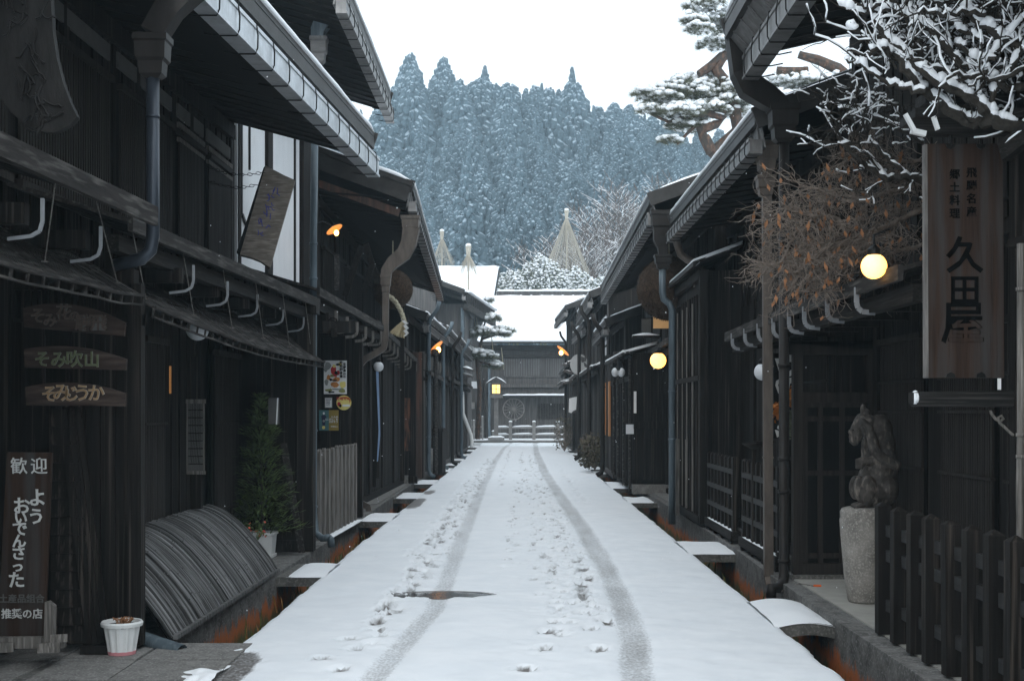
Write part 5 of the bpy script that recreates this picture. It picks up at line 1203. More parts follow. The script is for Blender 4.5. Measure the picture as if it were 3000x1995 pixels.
# shop display seen between the pipes
t = thing('shop_banner', 'black banner with big white brush strokes behind the right downpipes', 'banner', P(1808,1000,13.2)); D = 13.25
obj('cloth', flatq(1782,812,1832,1008,D,.01), 'wood_deep', t)
q = MB()
for pts in (((1785,824),(1797,824),(1800,858),(1796,860)),((1800,868),(1788,876),(1786,886),(1793,905),(1797,905),(1792,884),(1800,876)),((1812,806),(1826,808),(1824,822),(1832,823),(1830,833),(1814,832),(1818,818)),((1812,858),(1830,845),(1832,828),(1836,836),(1834,858),(1814,868)),
            ((1818,869),(1832,867),(1832,876),(1820,882),(1818,896),(1814,884)),((1785,988),(1793,990),(1797,1002),(1790,1006)),((1792,978),(1802,982),(1800,990),(1790,985)),((1814,966),(1826,956),(1828,968),(1818,978))):
    q.prism([P(x,y,D-.006) for x, y in pts[::-1]], (0,.004,0))
obj('brush_strokes', q, 'ink_white', t)
t = thing('flower_display', 'orange and red paper flowers with dry leaves behind the right downpipes', 'flowers', P(1810,1010,13.0)); rn = random.Random(21); q = MB(); g_ = MB()
for k in range(240):
    cx, cy = rn.choice(((1824,900),(1822,912),(1790,938),(1790,950),(1824,925))); b = P(cx+rn.gauss(0,4.5), cy+rn.gauss(0,7), 13.05+rn.uniform(-.08,.08)); d = V((rn.uniform(-1,1),rn.uniform(-1,.3),rn.uniform(-1,1))).normalized()*.035; e = d.orthogonal()*.5
    q.add([b,b+d*.5+e,b+d,b+d*.5-e],[(0,1,2,3)])
for k in range(120):
    b = P(1824+rn.gauss(0,5), 975+rn.gauss(0,14), 13.0+rn.uniform(-.08,.08)); d = V((rn.uniform(-1,1),rn.uniform(-1,.3),rn.uniform(-.4,1))).normalized()*.05; e = d.orthogonal()*.3; g_.add([b,b+d*.5+e,b+d,b+d*.5-e],[(0,1,2,3)])
obj('blossoms', q, 'poster_orange', t); obj('leaves', g_, 'fol_bush', t)
for x, y, lab in ((1735,1027,'shallow dark bowl on a stand, left of the pair behind the lattice barrier'),(1760,1022,'shallow pale rimmed bowl on a stand, right of the pair behind the lattice barrier')):
    c = P(x, y, 13.6); q = MB(); q.lathe(c, [(.02,-.03),(.11,.02),(.12,.035),(.1,.03),(.02,-.01)], 20); q.tube([c+V((0,0,-.03)),(c.x,c.y,.06)], .018, 7); solo('water_bowl', lab, 'bowl', q, 'slat')

# third house on the right
h = house('third house on the right, hung with a cedar ball, under a long scaled gutter', 1, 18.75, 30.0, (2.82,2.8), (2.9,2.9),
          ((1.88,4.80),(1.89,4.58)), (4.65,4.6), None, strap=.3, fascia=.1, flash=.2, gutter=.17, gdx=.08)
pent_roof(h, 1, 20.35, 24.2, (2.36,2.78), (2.5,2.78), (2.85,2.85), 'wood_edge')
q = MB(); q.box(2.14,2.9,24.4,29.9,.14,2.72)
for i in range(4): q.box(2.16+.18*i,2.335+.18*i,24.36-.01*(i%2),24.4,.30,2.6)
for i in range(14): d = 24.45+i*.39; q.box(2.10,2.14,d,d+.1 if i%3==0 else d+.04,.2,2.65)
q.box(2.1,2.16,24.4,29.9,2.2,2.3); q.box(2.14,2.9,24.3,24.4,1.28,1.42); obj('projecting_front', q, 'wood', h)
q = MB()
for d in (24.42,25.9,27.4,28.6): q.box(2.07,2.10,d,d+.12,.1,2.7)
obj('front_posts', q, 'wood_edge', h)
q = MB(); q.box(2.12,2.9,24.15,24.45,.05,.22); q.box(2.5,2.82,18.9,24.1,.062,.075); obj('threshold', q, 'stone', h)
pent_roof(h, 1, 24.3, 30.0, (1.93,2.72), (1.98,2.76), (2.6,2.6), 'roof_metal', .05, beam=False, pitch=.25, th=.05)
pent_roof(h, 1, 24.2, 25.2, (2.6,3.55), (2.6,3.55), (3.2,3.2), 'roof_metal', .0, beam=False)
q = MB(); q.beam(P(1456,775,23.5), P(1520,775,23.5), .3, .04); sb = obj('window_sill', q, 'wood', h); q = MB(); q.snow(P(1457,772,23.5), P(1519,772,23.5), .3, .06); obj('sill_snow', q, 'snow', sb, smooth=True)
mat('shoji_warm', (.55,.35,.18), .8, .05, emit=((1,.55,.2), .12)); q = flatq(1505,724,1541,755,23.6,.03); obj('warm_screen', q, 'shoji_warm', h)
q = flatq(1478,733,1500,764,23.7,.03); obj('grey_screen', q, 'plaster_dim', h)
D = 18.7; hopper(h, P(1524,486,D), .34, .4, 'pipe_brown', .3)
q = MB(); q.rect_tube([P(1524,520,D),P(1521,552,D),P(1526,570,D),P(1527,592,D)], [.24,.2,.14,.12], [.2,.18,.14,.12]); obj('pipe_offset', q, 'pipe_brown', h); hopper(h, P(1527,586,D), .26, .22, 'pipe_brown', .2)
q = MB(); q.tube([P(1526,612,D),P(1526,672,D),P(1529,688,D),P(1542,698,D),P(1548,712,D),P(1548,1205,D)], .05, 12)
for y in (900,1010): q.lathe(P(1548,y,D), [(.052,-.015),(.06,-.015),(.06,.015),(.052,.015)], 12)
obj('downpipe', q, 'pipe_blue', h, smooth=True)
cedar_ball('big brown cedar ball hanging under the long eave on the right', P(1541,664,20.3), .50)
q = flatq(1460,900,1466,950,24.3,.01); solo('paper_strip', 'tall white paper strip pasted on the projecting right house front', 'paper', q, 'paper')
q = flatq(1442,976,1460,998,24.3,.02); solo('grey_mailbox', 'pale grey box on the projecting house front on the right', 'box', q, 'globe_off')
q = MB(); q.box(2.05,2.15,21.0,21.06,.06,1.15); 
t = thing('low_gate_post', 'two short pale posts by the tiled entrance on the right', 'posts', (2.46,19.3,.06))
for y_, x_ in ((19.0,2.33),(18.6,2.42)): q = MB(); q.box(x_-.02,x_+.03,y_,y_+.1,.06,1.2); obj('post', q, 'wood_grey', t)

# distant right houses
h = house('fourth house on the right, low with snowy eave beyond the tulip lamp', 1, 30.2, 35.0, (2.25,2.25), (2.5,2.5), ((2.0,3.80),(2.0,3.78)), (3.9,3.9), None, strap=.4, far=True, flash=.1, gutter=.12)
far_pipe(h, 1388, 31.2, 735, 'pipe_brown', .06, 1); q = MB(); q.box(2.18,2.22,31.5,31.9,1.0,2.35); q.box(2.18,2.22,33.2,33.6,1.0,2.35); obj('tan_curtain', q, 'tan', h)
h = house('fifth house on the right, higher with a scaled gutter and grid windows', 1, 35.3, 43.0, (2.3,2.25), (2.45,2.45), ((1.9,4.92),(1.9,4.95)), (5.0,5.0), ((1.95,2.85),(1.9,2.8),'roof_metal',.05), strap=.4, far=True)
far_pipe(h, 1357, 36, 715, 'pipe_brown', .06, 1); far_pipe(h, 1334, 41.5, 750, 'pipe_brown', .06, 1)
q = MB()
for i in range(4):
    for j in range(4): q.box(2.40,2.42,36+i*.5,36.4+i*.5,3.2+j*.3,3.42+j*.3)
obj('grid_window', q, 'globe_off', h)
h = house('sixth house on the right, its eave stepping down behind the moon shaped sign', 1, 43.3, 51.0, (2.3,2.2), (2.5,2.4), ((2.12,4.65),(2.08,4.75)), (4.8,4.8), ((2.0,3.0),(1.95,2.9),'roof_metal',.05), strap=.5, far=True)
h = house('seventh and last house on the right before the road end', 1, 51.3, 60.0, (2.15,2.1), (2.3,2.2), ((1.80,5.87),(1.62,5.95)), (5.9,5.9), ((1.9,3.6),(1.8,3.4),'roof_metal',.05), strap=.5, far=True)
pent_roof(h, 1, 55, 59, (1.75,2.9), (1.7,2.85), (2.2,2.2), 'roof_metal', .05)
far_pipe(h, 1303, 55.5, 770, 'pipe_brown', .05, 1)
gooseneck('lit lamp projecting over the far end of the street on the right', P(1297,806,50.5), 1, .3, 4, [P(1304,800,50.5),P(1312,812,50.5)], .7)
t = thing('moon_sign', 'round pale sign with a dark crescent cut, hanging over the far right shops', 'round sign', P(1330,860,41.5)); D = 41.5
q = MB(); q.prism([P(1334+21*cos(-k/24*2*pi), 838+24*sin(-k/24*2*pi), D) for k in range(24)], (0,.06,0)); obj('disc', q, 'plaster_dim', t); t.children[0].data.materials[0] = mat('disc_grey', (.42,.42,.41), .8, .05)
q = MB()
for pts in (((1336,818),(1345,822),(1352,816),(1350,830),(1340,834)),((1344,832),(1352,838),(1354,848),(1346,842)),((1342,852),(1350,850),(1348,858))): q.prism([P(x,y,D-.02) for x, y in pts[::-1]], (0,.02,0))
obj('brush_marks', q, 'wood_far', t)
q = MB(); q.prism([P(x,y,48) for x, y in ((1311,916),(1310,948),(1316,950),(1320,945),(1327,942),(1329,912))][::1], (0,.03,0)); solo('white_cloth_banner', 'small white cloth banner hanging at the far right corner', 'banner', q, 'paper')
q = MB(); q.beam(P(1322,950,47.5), P(1322,1035,47.5), .10, .10, up=(0,1,0)); solo('dark_post', 'thin dark post below the white cloth banner', 'post', q, 'wood')
for i, (x0, y0, x1, y1, lab) in enumerate(((1296,838,1318,842,'uppermost small signboard at the far right shop'),(1298,852,1322,860,'middle small signboard at the far right shop'),(1294,872,1320,884,'slanted lower signboard at the far right shop'))):
    t = thing('small_signboard', lab, 'sign board', P(x1, y1, 52)); q = MB(); q.beam(P(x0,y0+(10 if i == 2 else 0),52), P(x1,y1-(8 if i == 2 else 0),52), .5, .1); obj('board', q, 'wood_far', t); q = MB(); q.snow(P(x0,y0-2+(10 if i == 2 else 0),52), P(x1,y1-3-(8 if i == 2 else 0),52), .5, .05); obj('snow_cover', q, 'snow', t, smooth=True)

# ================================================================= far building across the street end
q = MB(); q.box(-30,30,65.9,66.5,-.62,-.02); kind('cross_street', q, 'snow')
q = MB(); q.box(-6,8,66.6,66.95,-.62,.10); kind('kerb', q, 'stone')
q = MB(); q.box(-30,30,66.95,100,-.62,.13); kind('far_pavement', q, 'snow')
D = 71; t = thing('far_hall', 'long two storey hall closing the street, with a broad snow covered roof', 'building', (1,71,.13))
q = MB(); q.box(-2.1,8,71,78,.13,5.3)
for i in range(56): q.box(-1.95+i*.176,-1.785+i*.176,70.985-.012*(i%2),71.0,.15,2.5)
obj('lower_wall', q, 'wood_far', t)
q = MB(); q.prism([(-2.35,70.0,5.45),(8,70.0,5.45),(8,76,8.5),(-1.75,76,8.5)], (0,0,-.12)); obj('roof', q, 'roof_metal', t); rf_ = t.children[-1]
q = MB(); nx, ny = 30, 14; vs = []
for j in range(ny+1):
    for i in range(nx+1):
        b = j/ny; x = lerp(lerp(-2.37,-1.7,b), 8, i/nx); y = lerp(69.95,75.7,b); vs.append((x, y, 5.45+(y-69.95)*.508+.11*min(1,.3+j*.5)+.04*noise.noise((x*.9,y*.7,0))))
q.add(vs, [(j*(nx+1)+i,j*(nx+1)+i+1,(j+1)*(nx+1)+i+1,(j+1)*(nx+1)+i) for j in range(ny) for i in range(nx)]); q.snow((-2.3,70.02,5.44),(8,70.02,5.44),.2,.14); obj('snow_cover', q, 'snow', rf_, smooth=True)
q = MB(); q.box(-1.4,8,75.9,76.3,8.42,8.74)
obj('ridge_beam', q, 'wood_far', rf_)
q = MB()
for i in range(14): q.ball((-.6+i*.62,75.85,8.46), (.09,.12,.07), 8, 5)
q.snow((-1.4,76.1,8.74),(8,76.1,8.74),.45,.13); obj('ridge_snow', q, 'snow', rf_, smooth=True)
q = MB(); q.box(-2.1,8,70.75,71.0,4.98,5.28); q.box(-2.1,8,70.8,71.0,4.62,4.75); obj('eave_board', q, 'wood_edge', t)
mat('far_lattice', (.16,.16,.16), .8, .2, (5,5,2))
for x0, x1 in ((-1.0,1.05),(1.35,3.2)):
    q = MB(); n = 15
    for i in range(n): x = lerp(x0,x1,i/n); q.box(x,x+(x1-x0)/n*.48,70.93,70.96,3.6,4.55)
    q.box(x0-.05,x1+.05,70.92,70.97,3.52,3.6); lt = obj('lattice_window', q, 'wood_far', t); q = MB(); q.box(x0,x1,70.975,70.99,3.6,4.55); obj('backing', q, 'far_lattice', lt)
q = MB(); q.box(-2.1,8,70.85,71.0,2.95,3.15); q.box(-2.1,8,70.8,71.0,2.6,2.68); obj('wall_rail', q, 'wood_far', t)
q = MB(); q.box(-1.0,8,70.25,71.0,2.42,2.5); cn = obj('canopy', q, 'wood_edge', t); q = MB(); q.snow((-1.0,70.45,2.5),(8,70.45,2.5),.6,.09); obj('snow_cover', q, 'snow', cn, smooth=True)
q = MB()
for i in range(30): x = .95+i*.09; q.box(x,x+.05,70.93,70.96,1.2,2.05)
obj('slat_door', q, 'wood_edge', t)
q = MB(); q.tube([(-1.72,70.6,4.9),(-1.72,70.6,.2)], .07, 8); obj('downpipe', q, 'pipe_blue', t)
q = MB(); q.box(-2.35,-2.1,70.6,70.95,.13,4.4); q.box(-1.98,-1.9,70.6,70.9,.13,3.4); obj('corner_post', q, 'wood_edge', t)
t = thing('cart_wheel', 'large spoked wooden cart wheel leaning on the far hall wall', 'cart wheel', (-.38,70.5,1.2)); c = P(1183,941,70.5)
q = MB(); q.tube([c+V((cos(a)*.58,0,sin(a)*.58)) for a in [k/36*2*pi for k in range(37)]], .035, 6, cap=False); mat('wheel_wood', (.17,.16,.15), .9, .2); obj('rim', q, 'wheel_wood', t)
for k in range(16): q = MB(); a = k/16*2*pi+.1; q.tube([c+V((cos(a)*.09,0,sin(a)*.09)), c+V((cos(a)*.57,0,sin(a)*.57))], .018, 5); obj('spoke', q, 'wheel_wood', t)
q = MB(); q.tube([c+V((0,-.08,0)), c+V((0,.08,0))], .10, 12); obj('hub', q, 'wheel_wood', t)
# railing
D = 67.6; t = thing('stone_railing', 'grey railing with snow capped square posts at the street end', 'railing', P(1230,1010,D)); mat('rail_grey', (.24,.235,.225), .85, .2, (6,6,6))
px = [(1137,990),(1176,968),(1230,968),(1285,968),(1340,968)]
for x, yt in px:
    a = P(x, yt+2, D); q = MB(); q.box(a.x-.085,a.x+.085,D-.085,D+.085,.13,a.z); p_ = obj('post', q, 'rail_grey', t); q = MB(); q.snow((a.x-.1,D,a.z),(a.x+.1,D,a.z),.2,.1); obj('snow_cap', q, 'snow', p_, smooth=True)
for (xa, _), (xb, _2) in zip(px[:-1], px[1:]):
    for yy, h_ in ((982,.11),(999,.11)):
        a, b = P(xa+3.5,yy,D), P(xb-3.5,yy-1 if xa > 1140 else yy,D); q = MB(); q.beam(a+V((0,0,-.05)), b+V((0,0,-.05)), .1, h_*.7); r_ = obj('rail', q, 'rail_grey', t); q = MB(); q.snow(a, b, .12, .07); obj('rail_snow', q, 'snow', r_, smooth=True)
D = 67; t = thing('roofed_lantern', 'wooden street lantern with a glowing box and little snowy gable roof', 'lantern', P(1143,1010,D)); c = P(1143,0,D).x
q = MB(); q.box(c-.11,c+.11,D-.1,D+.1,.13,2.35); obj('post', q, 'wheel_wood', t)
q = MB(); q.box(c-.42,c+.42,D-.4,D+.4,.13,.26); obj('base_stone', q, 'rail_grey', t); q = MB(); q.snow((c-.42,D,.26),(c+.42,D,.26),.7,.09); obj('base_snow', q, 'snow', t, smooth=True)
q = MB(); z0 = P(0,905,D).z; q.box(c-.34,c+.34,D-.25,D+.25,2.33,2.5); q.box(c-.24,c-.20,D-.2,D+.2,2.5,3.05); q.box(c+.20,c+.24,D-.2,D+.2,2.5,3.05); q.box(c-.24,c+.24,D-.2,D+.2,3.02,3.1); q.box(c-.24,c+.24,D-.2,D+.2,2.5,2.56); obj('lantern_box', q, 'wheel_wood', t)
q = MB(); q.box(c-.2,c+.2,D-.19,D+.19,2.57,3.01); obj('glowing_pane', q, 'lamp_window', t)
q = MB(); q.box(c-.02,c+.02,D-.205,D-.195,2.57,3.01); q.box(c-.2,c+.2,D-.205,D-.195,2.78,2.80); obj('pane_bars', q, 'wheel_wood', t)
q = MB(); q.slab((c-.55,D-.35,3.08),(c,D-.35,3.42),(c,D+.35,3.42),(c-.55,D+.35,3.08),.05); q.slab((c,D-.35,3.42),(c+.55,D-.35,3.08),(c+.55,D+.35,3.08),(c,D+.35,3.42),.05); rr_ = obj('gable_roof', q, 'wood_far', t)
q = MB(); q.snow((c-.53,D,3.10),(c-.02,D,3.42),.6,.06); q.snow((c+.02,D,3.42),(c+.53,D,3.10),.6,.06); obj('snow_cover', q, 'snow', rr_, smooth=True)
t = thing('far_picket_fence', 'pale wooden picket fence with snow caps at the far left', 'fence', P(1090,1010,66.9+1)); D = 68
for i in range(10):
    x = P(1052+i*6.6,0,D).x; q = MB(); q.box(x-.05,x+.05,D,D+.06,.13,1.15 if i < 9 else 1.35); pk = obj('picket', q, 'rail_grey', t); q = MB(); q.snow((x-.05,D+.03,1.15 if i < 9 else 1.35),(x+.05,D+.03,1.15 if i < 9 else 1.35),.08,.05); obj('snow_cap', q, 'snow', pk, smooth=True)
for z in (.45,.8): q = MB(); q.beam((P(1050,0,D).x,D+.08,z),(P(1113,0,D).x,D+.08,z),.05,.08); obj('rail', q, 'rail_grey', t)
t = thing('shop_annex', 'small grey shop with a panelled sign at the far left behind the fence', 'building', P(1090,1000,72)); D = 72
q = MB(); q.box(-6,-2.35,72,78,.13,4.2); obj('wall', q, 'wood_far', t); q = MB(); q.prism([P(1068,893,D-.1),P(1068,877,D-.1),P(1103,877,D-.1),P(1100,893,D-.1)],(0,.1,0)); obj('sign_panel', q, 'globe_off', t)
q = MB(); q.prism([P(1066,940,D-.3),P(1066,925,D-.3),P(1093,925,D-.3),P(1093,940,D-.3)],(0,.4,0)); obj('counter', q, 'rail_grey', t); q = MB(); q.prism([P(1070,985,D-.1),P(1070,945,D-.1),P(1082,945,D-.1),P(1082,985,D-.1)],(0,.1,0)); mat('cream_panel', (.42,.33,.2), .8, .1); obj('cream_panel', q, 'cream_panel', t)
t = thing('rear_hall', 'rear building on the left, only its big snow covered roof showing', 'building', (-4,82,0)); q = MB(); q.box(-14,-1.7,81,90,.13,8.1); obj('wall', q, 'wood_far', t)
q = MB(); q.prism([(-14,78.5,7.6),(-1.75,78.5,7.6),(-1.35,85,11.05),(-14,85,11.05)], (0,0,-.15)); rr_ = obj('roof', q, 'roof_metal', t); q = MB(); q.slab((-14,78.4,7.78),(-1.8,78.4,7.78),(-1.45,84.9,11.25),(-14,84.9,11.25),.14); q.snow((-14,84.9,11.15),(-1.4,84.9,11.15),.5,.12); obj('snow_cover', q, 'snow', rr_)

# ================================================================= hill, forest, trees
def hillz(x, y):
    a = max(0, y-96); z = .1+5.2*min(1, a/14)+ (max(0, y-118)*.36) 
    z -= max(0, y-215)*.20
    z += 2.5*noise.noise((x*.03, y*.03, 4)) if y > 112 else 0
    z -= .0006*max(0, abs(x)-20)**1.6
    return z
q = MB(); nx, ny = 90, 60; vs = []
for j in range(ny+1):
    for i in range(nx+1): x = -130+260*i/nx; y = 96+250*j/ny; vs.append((x, y, hillz(x, y)-(.8 if j == 0 else 0)))
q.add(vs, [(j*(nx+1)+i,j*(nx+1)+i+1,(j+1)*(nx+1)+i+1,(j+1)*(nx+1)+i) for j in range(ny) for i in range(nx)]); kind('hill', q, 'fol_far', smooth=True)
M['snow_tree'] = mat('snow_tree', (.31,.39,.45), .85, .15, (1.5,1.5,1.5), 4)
def conifer_mesh(seed, H, Rb, shape=1.0):
    rn = random.Random(seed); q = MB(); q.tube([(0,0,0),(0,0,H*.5),(0,0,H*.98)], [H*.016,H*.011,.02], 5, mi=0)
    z = H*.10; k = 0
    while z < H*.985:
        f = (z/H); r = Rb*((1-f)**shape)*(1 if f > .25 else .75+f)+.12; n = max(6, int(11+r*5.5)); a0 = rn.uniform(0,6.28)
        for i in range(n):
            a = a0+i/n*6.28+rn.uniform(-.25,.25); L = r*rn.uniform(.55,1.12); c_, s_ = cos(a), sin(a); w_ = .10+.13*L*rn.uniform(.6,1.2); up = rn.uniform(.02,.22)*L
            st = L*rn.uniform(.1,.35); zz = z+rn.uniform(-.15,.15)
            def p(l, sd, dz): return (c_*l-s_*sd, s_*l+c_*sd, zz+dz)
            dr = -.28*L; th = .10+.06*L
            # drooping spray: ragged dark fan with a snow pad over its middle
            A = p(st,0,up); T = p(L,rn.uniform(-.1,.1),dr+rn.uniform(-.1,.15)); Bl = p(L*.62,w_,dr*.45); Br = p(L*.6,-w_,dr*.5); Cl = p(L*.88,w_*.55,dr*.95); Cr = p(L*.85,-w_*.6,dr*.9)
            q.add([A,Bl,Cl,T,Cr,Br], [(0,1,2,3),(0,3,4,5)], 1)
            low = lambda v_, k_: (v_[0]*.97, v_[1]*.97, v_[2]-th*k_)
            q.add([Bl,Cl,T,Cr,Br,low(Bl,1.6),low(Cl,2.2),low(T,1.8),low(Cr,2.4),low(Br,1.5)], [(0,5,6,1),(1,6,7,2),(2,7,8,3),(3,8,9,4)], 1)
            if rn.random() < .85:
                m1 = rn.uniform(.02,.06); q.add([p(L*.35,0,up*.6+m1+.03),p(L*.62,w_*.62,dr*.4+m1),p(L*.9,w_*.4,dr*.85+m1),p(L*.99,0,dr+m1),p(L*.88,-w_*.42,dr*.84+m1),p(L*.6,-w_*.65,dr*.42+m1)], [(0,1,2,3),(0,3,4,5)], 2)
                q.add([p(L*.6,w_*.62,dr*.4+m1),p(L*.92,w_*.4,dr*.85+m1),p(L*.94,w_*.42,dr*.85-th*.5),p(L*.6,w_*.7,dr*.4-th*.4)], [(0,1,2,3)], 2)
        z += (.13+.08*(1-f))*H/11; k += 1
    me = bpy.data.meshes.new('snowy_conifer'); me.from_pydata([tuple(v_) for v_ in q.v], [], q.f); 
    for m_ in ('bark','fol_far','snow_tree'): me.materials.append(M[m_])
    me.polygons.foreach_set('material_index', q.m); me.update(); return me
CM = [conifer_mesh(1,12,3.0,.85), conifer_mesh(2,13,2.7,.9), conifer_mesh(3,10,3.4,.6), conifer_mesh(4,14,2.9,1.0), conifer_mesh(5,9,3.3,.55)]
def put(me, x, y, s, label, group=None, name='snowy_conifer', rz=None, zs=1, rn=random):
    o = bpy.data.objects.new(name, me); COL.objects.link(o); o.location = (x, y, hillz(x, y)-.3); o.scale = (s, s, s*zs); o.rotation_euler = (0,0,rn.uniform(0,6.28)); o['label'] = label; o['category'] = 'conifer'
    if group: o['group'] = group
    return o
GR = 'snowy conifers covering the forested hill'
def at_top(px, py, D, me, label, Hm):       # a named tree whose top is seen at (px, py): stands on the hill at D, scaled to reach
    x = P(px,0,D).x; zt = P(0,py,D).z; zb = hillz(x, D)-.3; s = (zt-zb)/{0:12,1:13,2:10,3:14,4:9}[CM.index(me)]; ws = min(1.7, max(.9, s*1.0))
    o = put(me, x, D, ws, label); o.scale = (ws, ws, s); return o
at_top(1318,152,196,CM[3],'tallest pointed conifer on the skyline, right of the middle of the hill',14).scale[0] *= 1.0
at_top(1117,148,200,CM[1],'pointed conifer on the skyline just left of the hill middle',13)
at_top(1022,130,204,CM[2],'broad round topped conifer on the skyline, second from the left',10)
at_top(945,122,206,CM[4],'broad conifer on the skyline at the far left of the hill',9)
at_top(1198,338,138,CM[3],'tall dark narrow conifer standing forward in the middle of the hillside',14)
at_top(1225,560-110,124,CM[0],'slim dark conifer low on the hillside, right of the forward tall one',12)
for x, y, lab in ((1415,235,'rounded conifer at the right slope of the skyline'),(1448,240,'small pointed conifer at the right end of the skyline'),(1235,196,'small conifer on the skyline left of the tallest one'),(1165,190,'small conifer on the skyline right of the middle left peak')): at_top(x, y, 200, CM[2], lab, 10)
rn = random.Random(71)
prof = [(880,215),(905,190),(945,150),(985,185),(1022,160),(1065,190),(1117,180),(1150,185),(1200,200),(1240,205),(1280,200),(1318,185),(1350,222),(1380,245),(1415,245),(1450,255),(1490,258),(1560,275),(1700,300)]
for i in range(34):
    sx = 885+i*20+rn.uniform(-7,7); o = at_top(sx, interp(prof, sx)+rn.uniform(-6,14), rn.uniform(186,203), rn.choice((CM[0],CM[2],CM[4],CM[3])), 'snowy blue green conifer on the forested hillside behind the street', 11); o['group'] = GR
rn = random.Random(77); pts = []; tries = 0
sky = [(860,260),(895,205),(945,160),(990,195),(1022,165),(1060,205),(1117,185),(1160,205),(1235,212),(1290,220),(1318,205),(1345,245),(1415,262),(1480,262),(1560,275),(1700,300),(2400,330)]
while len(pts) < 270 and tries < 20000:
    tries += 1; y = 112+96*rn.random()**.75; X = rn.uniform(-.175, .24)*y
    if any((X-a)**2+(y-b)**2 < (2.4+.006*b)**2 for a, b in pts): continue
    m_ = rn.choice(CM); H = {0:12,1:13,2:10,3:14,4:9}[CM.index(m_)]; s = rn.uniform(.6,1.3); sx = 1199+X/y*F
    top = 947-(hillz(X, y)+H*s-EYE)/y*F; lim = interp([(a, b) for a, b in sky], sx)
    if top < lim: s *= max(.35, 1-(lim-top)/F*y/(H*s))
    if s < .4: continue
    if y < 128 and sx > 1255 and sx < 1600: continue
    if y < 126 and sx < 1010: continue
    pts.append((X, y)); put(m_, X, y, s, 'snowy blue green conifer on the forested hillside behind the street', GR, rn=rn, zs=rn.uniform(.95,1.15))

# bare trees
def bare_tree(name, label, base, H, seed, m='twig_far', lean=(0,0), spread=.75, levels=4, snow=.5, r0=.14, nb=(3,4), cat='bare tree', up=.25, twig=.012, ratio=.72):
    rn = random.Random(seed); q = MB(); sn = MB(); base = V(base)
    def grow(p, d, L, r, lv):
        k = 3; pts = [p]; dd = d.copy()
        for i in range(k):
            dd = (dd+V((rn.uniform(-.22,.22),rn.uniform(-.22,.22),rn.uniform(-.1,.16)))).normalized(); pts.append(pts[-1]+dd*L/k)
        r1 = max(twig, r*.62); q.tube(pts, [lerp(r, r1, i/k) for i in range(k+1)], 5 if lv > 2 else 3, cap=False)
        if lv <= levels-1 and rn.random() < snow+.2:
            for a, b in zip(pts[:-1], pts[1:]):
                if abs((b-a).normalized().z) < .8 and rn.random() < .85:
                    o = V((0,0,max(r1,r)*.75)); w_ = max(r*1.5, twig*1.6); s_ = (b-a).cross(V((0,0,1))).normalized()*w_/2
                    sn.add([a-s_+o*.5, a+s_+o*.5, b+s_+o*.5, b-s_+o*.5, a+o+V((0,0,w_*.7)), b+o+V((0,0,w_*.7))], [(0,3,5,4),(1,4,5,2),(0,4,1),(3,2,5)])
        if lv == 0: return
        n = rn.randint(*nb)
        for i in range(n):
            a = rn.uniform(0,6.28); t_ = rn.uniform(.45,1); pp = pts[0].lerp(pts[-1], t_) if t_ < .9 else pts[-1]
            side = V((cos(a),sin(a),0)); nd = (dd*.75+side*spread+V((0,0,up))).normalized(); grow(pp, nd, L*rn.uniform(ratio-.1,ratio+.1), r1*.85, lv-1)
        if lv > 1: grow(pts[-1], dd, L*ratio, r1, lv-1)
    t = thing(name, label, cat, base); grow(base, V((lean[0],lean[1],1)).normalized(), H*.30, r0, levels)
    obj('branches', q, m, t); obj('branch_snow', sn, 'snow', t)
    return t
for i, (x, D, Hh, lab) in enumerate(((1345,104,13,'reddish bare tree beside the large straw cone, nearest its right flank'),(1395,107,16,'middle reddish bare tree between the straw cone and the right eave'),(1450,110,19,'reddish bare tree rising behind the right snowy eave'),(1500,112,20,'rightmost reddish bare tree over the right roofs'))):
    b = P(x,0,D); bare_tree('bare_tree', lab, (b.x, D, hillz(b.x, D)-.2), Hh, 30+i, levels=5, nb=(3,4), snow=.6, r0=.16, twig=.02, spread=.85)
mat('twig_frost', (.42,.45,.47), .9, .15)
for i, (x, D, Hh, lab) in enumerate(((925,115,14,'frosty white bare tree over the left roofs, tallest of the three'),(975,118,12,'frosty white bare tree right of the tallest frosty one'),(860,112,12,'frosty white bare tree half hidden by the left high eaves'))):
    b = P(x,0,D); bare_tree('frosted_tree', lab, (b.x, D, hillz(b.x, D)-.2), Hh, 50+i, m='twig_frost', levels=5, nb=(3,4), snow=.8, r0=.15, twig=.022, spread=.95)

# snow bound shrubs and the straw cones that guard garden trees
def snow_bush(label, cx, D, w_, z0, z1, n, seed, name='snowy_shrub'):
    rn = random.Random(seed); x = P(cx,0,D).x; t = thing(name, label, 'shrub', (x,D,z0)); q = MB(); sn = MB()
    for k in range(n):
        a = rn.uniform(0,6.28); r = rn.random()**.5; u = rn.random(); X = x+cos(a)*r*w_; Y = D+sin(a)*r*w_*.6; Z = lerp(z0, z1-(r**2)*(z1-z0)*.55+.25*noise.noise((X*1.1,Y,seed)), u**.6); c_ = V((X,Y,Z))
        for j in range(5):
            d = V((rn.uniform(-1,1),rn.uniform(-1,.4),rn.uniform(-.3,.9))).normalized()*rn.uniform(.10,.2); e = d.orthogonal().normalized()*.035; q.add([c_-e,c_+e,c_+d], [(0,1,2)])
        if rn.random() < .7: sn.ball(c_+V((0,0,.07)), (rn.uniform(.06,.12),rn.uniform(.06,.12),rn.uniform(.045,.08)), 6, 4, jit=.4)
    for k in range(6): q.tube([(x+rn.uniform(-.2,.2)*w_,D,z0-2.6),(x+rn.uniform(-.6,.6)*w_,D,z0+.5)], .04, 4)
    obj('foliage', q, 'fol_bush', t); obj('snow_cover', sn, 'snow', t, smooth=True)
